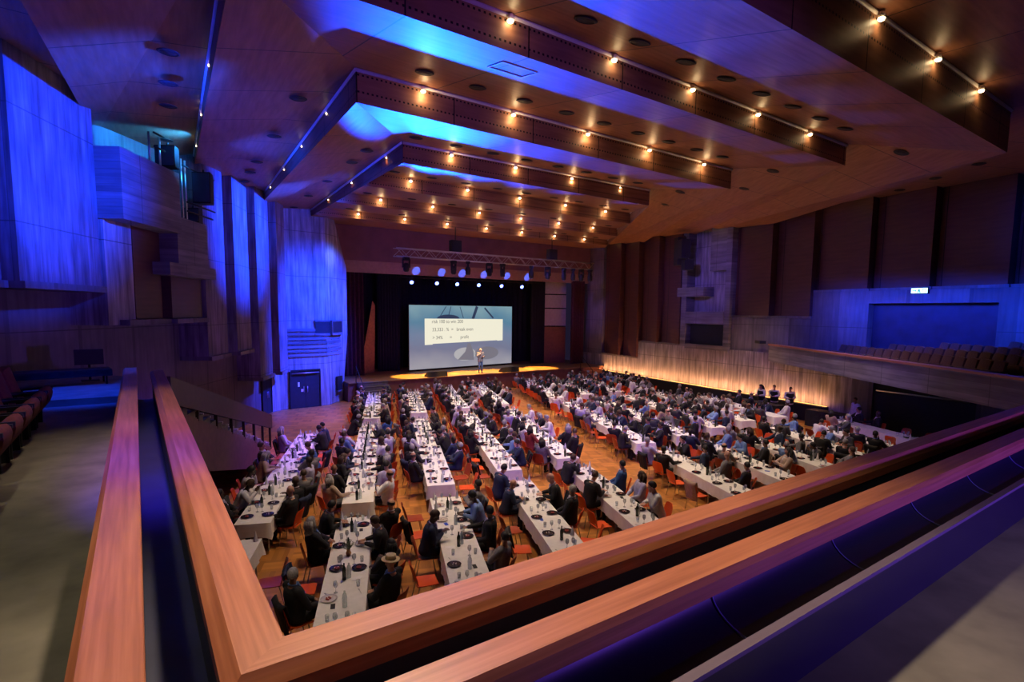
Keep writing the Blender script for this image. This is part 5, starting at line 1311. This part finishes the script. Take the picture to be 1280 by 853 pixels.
# jackets hung over the backs of some chairs
jm = MB()
def jk(u, v):   # a folded-over shell hugging the backrest
    x = (u - 0.5) * (0.50 - 0.06 * abs(2 * v - 1)); bulge = 0.04 * (2 * u - 1) ** 2; wv = 0.008 * math.sin(u * 19 + v * 4)
    if v < 0.42: z = 0.885 - (0.42 - v) * 0.75; y = -0.20 - 0.10 * (z - 0.5) / 0.36 + bulge + 0.022
    elif v > 0.52: z = 0.885 - (v - 0.52) * 1.15; y = -0.262 - 0.09 * (z - 0.5) / 0.36 + bulge
    else: z = 0.893; y = -0.31 + bulge * 1.0 - (v - 0.47) * 0.5 + 0.02
    return (x, y + wv, z + 0.01 * math.sin(u * 7))
jm.grid(jk, 14, 20)
jme = jm.mesh('jacket', FAB['k'])
for k, (d, q, rz, st) in enumerate(cs):
    if d > 26 or k % 4 != 1: continue
    off = -0.02 if st['code'] != 'o' else 0.0
    o = link('hung_jacket', jme, None, (q[0] + off * -math.sin(rz), q[1] + off * math.cos(rz), 0)); o.rotation_euler = (0, 0, rz)
    md = o.modifiers.new('t', 'SOLIDIFY'); md.thickness = 0.012; md.offset = 0
    c_ = ['k', 'n', 'c', 'k', 'e', 'g'][(k // 4) % 6]; setmat(o, FAB[c_])
    tag(o, f"{ {'k': 'black', 'n': 'navy', 'c': 'charcoal', 'e': 'beige', 'g': 'grey'}[c_]} jacket over chair, {seatname(st)}", 'jacket', 'jackets hung over chair backs')
# ---- things on the tables
def proto_mesh(fn, name, mats):
    mb = MB(); fn(mb); return mb.mesh(name, mats)
def f_plate(mb): mb.lathe([(0.0, 0.0), (0.075, 0.0), (0.09, 0.006), (0.138, 0.020), (0.140, 0.024), (0.088, 0.011), (0.0, 0.007)], 22)
def f_dessert(mb):
    for i in range(7):
        a = i * 0.9; sph(mb, (0.045 * math.cos(a) * (0.4 + 0.1 * i), 0.045 * math.sin(a) * (0.4 + 0.1 * i), 0.018), (0.022, 0.016, 0.014), 8)
def f_cream(mb):
    for i in range(4): sph(mb, (0.03 * math.cos(i * 2.3 + 1), 0.04 * math.sin(i * 2.3 + 1), 0.022), (0.016, 0.013, 0.012), 8)
def f_glass(mb): mb.lathe([(0.0, 0.0), (0.036, 0.0), (0.034, 0.004), (0.006, 0.010), (0.005, 0.085), (0.020, 0.098), (0.038, 0.130), (0.040, 0.165), (0.033, 0.205), (0.031, 0.205), (0.037, 0.165), (0.035, 0.132), (0.0, 0.102)], 14)
def f_tumbler(mb): mb.lathe([(0.0, 0.0), (0.030, 0.0), (0.036, 0.115), (0.034, 0.115), (0.028, 0.008), (0.0, 0.008)], 14)
def f_bottle(mb): mb.lathe([(0.0, 0.0), (0.037, 0.0), (0.038, 0.19), (0.030, 0.225), (0.014, 0.255), (0.014, 0.31), (0.0, 0.31)], 14)
def f_water(mb): mb.lathe([(0.0, 0.0), (0.040, 0.0), (0.042, 0.16), (0.034, 0.21), (0.016, 0.25), (0.016, 0.275), (0.0, 0.275)], 14)
def f_napkin(mb):
    n = 10
    for i in range(n):
        a = 2 * math.pi * i / n; b_ = 2 * math.pi * (i + 1) / n; r = 0.045 + 0.008 * (i % 2)
        mb.quad([(r * math.cos(a), r * math.sin(a), 0), ((0.045 + 0.008 * ((i + 1) % 2)) * math.cos(b_), (0.045 + 0.008 * ((i + 1) % 2)) * math.sin(b_), 0), (0.008 * math.cos(b_), 0.008 * math.sin(b_), 0.22), (0.008 * math.cos(a), 0.008 * math.sin(a), 0.22)], None, 0, True)
def f_card(mb): mb.box(-0.05, 0.05, -0.105, 0.105, 0.0, 0.003)
def f_phone(mb): mb.box(-0.037, 0.037, -0.075, 0.075, 0.0, 0.009)
def f_fork(mb):
    mb.box(-0.005, 0.005, -0.09, 0.04, 0.0, 0.004); mb.box(-0.011, 0.011, 0.04, 0.055, 0.0, 0.004)
    for x in (-0.009, -0.003, 0.003, 0.009): mb.box(x - 0.0018, x + 0.0018, 0.055, 0.095, 0.0, 0.004)
P_ = dict(plate=proto_mesh(f_plate, 'plate', PLATE), dessert=proto_mesh(f_dessert, 'dessert', FOOD), cream=proto_mesh(f_cream, 'cream', CREAM), wine_glass=proto_mesh(f_glass, 'wine_glass', GLASS), tumbler=proto_mesh(f_tumbler, 'tumbler', GLASS),
          wine_bottle=proto_mesh(f_bottle, 'wine_bottle', BOTTLE), water_bottle=proto_mesh(f_water, 'water_bottle', WATER), napkin=proto_mesh(f_napkin, 'napkin', PAPER), menu_card=proto_mesh(f_card, 'menu_card', PAPER), phone=proto_mesh(f_phone, 'phone', BLACK), fork=proto_mesh(f_fork, 'fork', STEEL))
ZTOP = 0.7515
place = {k: [] for k in P_}
for st in seats:
    s, c, sd = st['s'], st['c'], st['side']; nm = seatname(st)
    def at(ds, dx): q = tw(s + ds, c + sd * dx); return (q[0], q[1], ZTOP)
    if st['r'] in 'JK' and rnd.random() < 0.4: continue
    if st['r'] == 'A' and st['which'] == 'rear': continue
    if rnd.random() < 0.88: place['plate'].append((at(rnd.uniform(-0.1, 0.1), rnd.uniform(0.20, 0.235)), rnd.uniform(0, 6), nm))
    if rnd.random() < 0.95: place['wine_glass'].append((at(rnd.uniform(0.20, 0.27), rnd.uniform(0.05, 0.14)), 0, nm))
    if rnd.random() < 0.92: place['tumbler'].append((at(rnd.uniform(0.30, 0.38), rnd.uniform(0.16, 0.26)), 0, nm))
    if sd < 0 and rnd.random() < 0.5: place['wine_bottle'].append((at(-0.36, 0.03), 0, nm))
    if sd > 0 and rnd.random() < 0.6: place['water_bottle'].append((at(-0.30, 0.05), 0, nm))
    if rnd.random() < 0.22: place['napkin'].append((at(-0.24, rnd.uniform(0.26, 0.31)), 0, nm))
    if rnd.random() < 0.22: place['menu_card'].append((at(-0.36, rnd.uniform(0.17, 0.21)), rnd.uniform(0, 6), nm))
    if rnd.random() < 0.20: place['phone'].append((at(-0.225, rnd.uniform(0.13, 0.17)), rnd.uniform(-0.6, 0.6), nm))
    if st['which'] == 'rear' and st['r'] in 'BCDE' and rnd.random() < 0.8: place['fork'].append((at(0.17, 0.27), rnd.uniform(-0.8, 0.8), nm))
# folded napkins standing at the near table ends
for r_ in 'ABCDEFGH':
    for (which, s0, s1) in SEG[r_]:
        for sd in (-1, 1):
            q = tw(s1 - 0.12, CR[r_] + sd * 0.30); place['napkin'].append(((q[0], q[1], ZTOP), 0, f"stage-end corner, {'stair' if sd < 0 else 'far'} side, {where(r_, which)}"))
GRP = dict(plate='dessert plates on the banquet tables', wine_glass='stemmed glasses on the banquet tables', tumbler='tumblers on the banquet tables', wine_bottle='dark bottles on the banquet tables', water_bottle='clear water bottles on the banquet tables', napkin='folded napkins standing on the tables', menu_card='white cards on the tables', phone='phones on the tables', fork='forks on the tables')
LBL = dict(plate='dark dessert plate', wine_glass='stemmed glass', tumbler='clear tumbler', wine_bottle='dark bottle', water_bottle='clear water bottle', napkin='folded white napkin', menu_card='white card', phone='phone', fork='steel fork')
def shortname(nm): return nm
for kind in GRP:
    L_ = sorted(place[kind], key=lambda t: dist(t[0])); me = P_[kind]; rest = MB()
    for k, (p, rz, nm) in enumerate(L_):
        if k < 300:
            o = link(kind, me, None, p); o.rotation_euler = (0, 0, rz)
            lab = LBL[kind]
            if kind == 'phone' and k % 3 == 0: setmat(o, BLUEP); lab = 'blue phone'
            if kind == 'phone' and k % 3: lab = 'black phone'
            pale = kind == 'plate' and k % 7 == 3
            if pale: setmat(o, WHPLATE); lab = 'pale dessert plate'
            tag(o, f'{lab}, {nm}', {'wine_glass': 'glass', 'tumbler': 'glass', 'wine_bottle': 'bottle', 'water_bottle': 'bottle', 'menu_card': 'card'}.get(kind, kind), GRP[kind])
            if kind == 'plate' and dist(p) < 22:
                if k % 4 != 1: link('dessert', P_['dessert'], o, (0, 0, 0.008))
                if k % 4 != 2: link('cream', P_['cream'], o, (0, 0, 0.008))
        else:
            b0 = len(rest.v); rest.v += [(v.co.x + p[0], v.co.y + p[1], v.co.z + p[2]) for v in me.vertices]
            for pp in me.polygons: rest.f.append(tuple(b0 + i for i in pp.vertices)); rest.uv.append([(0, 0)] * len(pp.vertices)); rest.mi.append(0); rest.sm.append(True)
    if rest.v: tag(build(rest, kind + 's', me.materials[0]), f'{LBL[kind]}s on the tables farthest from the gallery', GRP[kind].split(' on ')[0], None, 'stuff')
# vase of dried greenery on the nearest table
q = tw(10.9, CR['B'] - 0.02); e = empty('vase', (q[0], q[1], ZTOP)); tag(e, 'small vase of dried grey-green sprigs on rear table, second row from stairs', 'vase')
mb = MB(); mb.lathe([(0.0, 0.0), (0.04, 0.0), (0.055, 0.05), (0.03, 0.11), (0.035, 0.13), (0.03, 0.13), (0.025, 0.11), (0.0, 0.02)], 14); build(mb, 'vase_body', mat('amber_glass', (0.45, 0.16, 0.03), 0.2, noise=0.05), e)
mb = MB()
for i in range(22):
    a = i * 2.4; r = 0.05 + 0.10 * ((i * 37) % 10) / 10; h = 0.2 + 0.12 * ((i * 53) % 10) / 10
    mb.tube([(0, 0, 0.1), (r * 0.5 * math.cos(a), r * 0.5 * math.sin(a), h * 0.7), (r * math.cos(a), r * math.sin(a), h)], 0.003, 4)
    for j in range(4):
        t = 0.5 + 0.16 * j; c_ = Vector((r * t * math.cos(a), r * t * math.sin(a), 0.1 + (h - 0.1) * t)); sph(mb, c_, (0.016, 0.010, 0.006), 6, Matrix.Rotation(a + j, 3, 'Z'))
build(mb, 'sprigs', LEAF, e)

# ---- standing figures
sp = person('mic', (20.35, 33.35, 1.2), R(168), 'g', 0, 'fringe', 2, 'person in grey jacket and blue jeans speaking on the stage', None, DENIM, scale=1.0)
mb = MB(); J = POSES['mic']; hnd = J['wr', 1] + J['hd', 1] * 0.07
mb.tube([tuple(hnd - Vector((0.0, -0.03, 0.08))), tuple(hnd + Vector((-0.02, 0.05, 0.10)))], 0.012, 8); sph(mb, tuple(hnd + Vector((-0.022, 0.055, 0.115))), 0.026, 10)
o = build(mb, 'microphone', BLACK, None, (20.35, 33.35, 1.2)); o.rotation_euler = (0, 0, R(168)); tag(o, 'black hand microphone held by the person on the stage', 'microphone')
for i, (x, y, rz, hr, l) in enumerate([(28.35, 16.55, 75, 'long', 'nearest the stage'), (28.75, 16.05, 100, 'short', 'in the middle of three'), (28.75, 15.2, 130, 'short', 'standing farthest from the stage of three')]):
    o = person('tray', (x, y, 0.0), R(rz), 'w', [1, 0, 1][i], hr, [0, 1, 0][i], f'waiter in black waistcoat before glowing wall, {l}', None, FAB['k'])
    J = POSES['tray']; mb = MB(); loft(mb, [((c[0], c[1], c[2]), rx + 0.044 if c[2] < 0.95 else rx + 0.034, ry + 0.044) for c, rx, ry in TORSO[:-1]], 18, J['ub'])
    me = voxel_mesh(mb, 'waistcoat', 0.016, 0.4, FAB['k']) if i == 0 else WC
    WC = me; link('waistcoat', me, o)
person('std', (27.7, 11.5, 0.0), R(60), 'v', 2, 'short', 0, 'standing person in lavender shirt in the gloom beside the black double door', None, FAB['k'])
# black service table before the glowing wall
for (y, L, lab) in [(16.6, 3.4, 'black-draped service table below the three standing waiters'), (12.6, 2.2, 'black-draped service table in the dark corner near the black door')]:
    q = onr(y, 1.55 if y > 14 else 0.9); e = empty('service_table', (q[0] - 0.35, q[1], 0), -math.atan2(-UR.x, -UR.y)); tag(e, lab, 'table')
    mb = MB(); mb.box(-0.35, 0.35, -L / 2, L / 2, 0.80, 0.84); build(mb, 'tabletop', BLACK, e)
    mb = MB(); per = []
    n = 60
    def fn(u, v, L=L):
        t = u * 4; k = int(t) % 4; f = t - int(t); cs_ = [(-0.36, -L / 2 - 0.01), (0.36, -L / 2 - 0.01), (0.36, L / 2 + 0.01), (-0.36, L / 2 + 0.01)]
        a, b2 = cs_[k], cs_[(k + 1) % 4]; wv = 0.012 * math.sin(u * 120) * (1 - v)
        return (a[0] + (b2[0] - a[0]) * f + wv, a[1] + (b2[1] - a[1]) * f + wv, 0.02 + 0.81 * v)
    mb.grid(fn, 120, 3); build(mb, 'drape', DRAPE, e)
print('PEOPLE', npeople, 'CHAIRS', len(cs), {k: len(v) for k, v in place.items()})
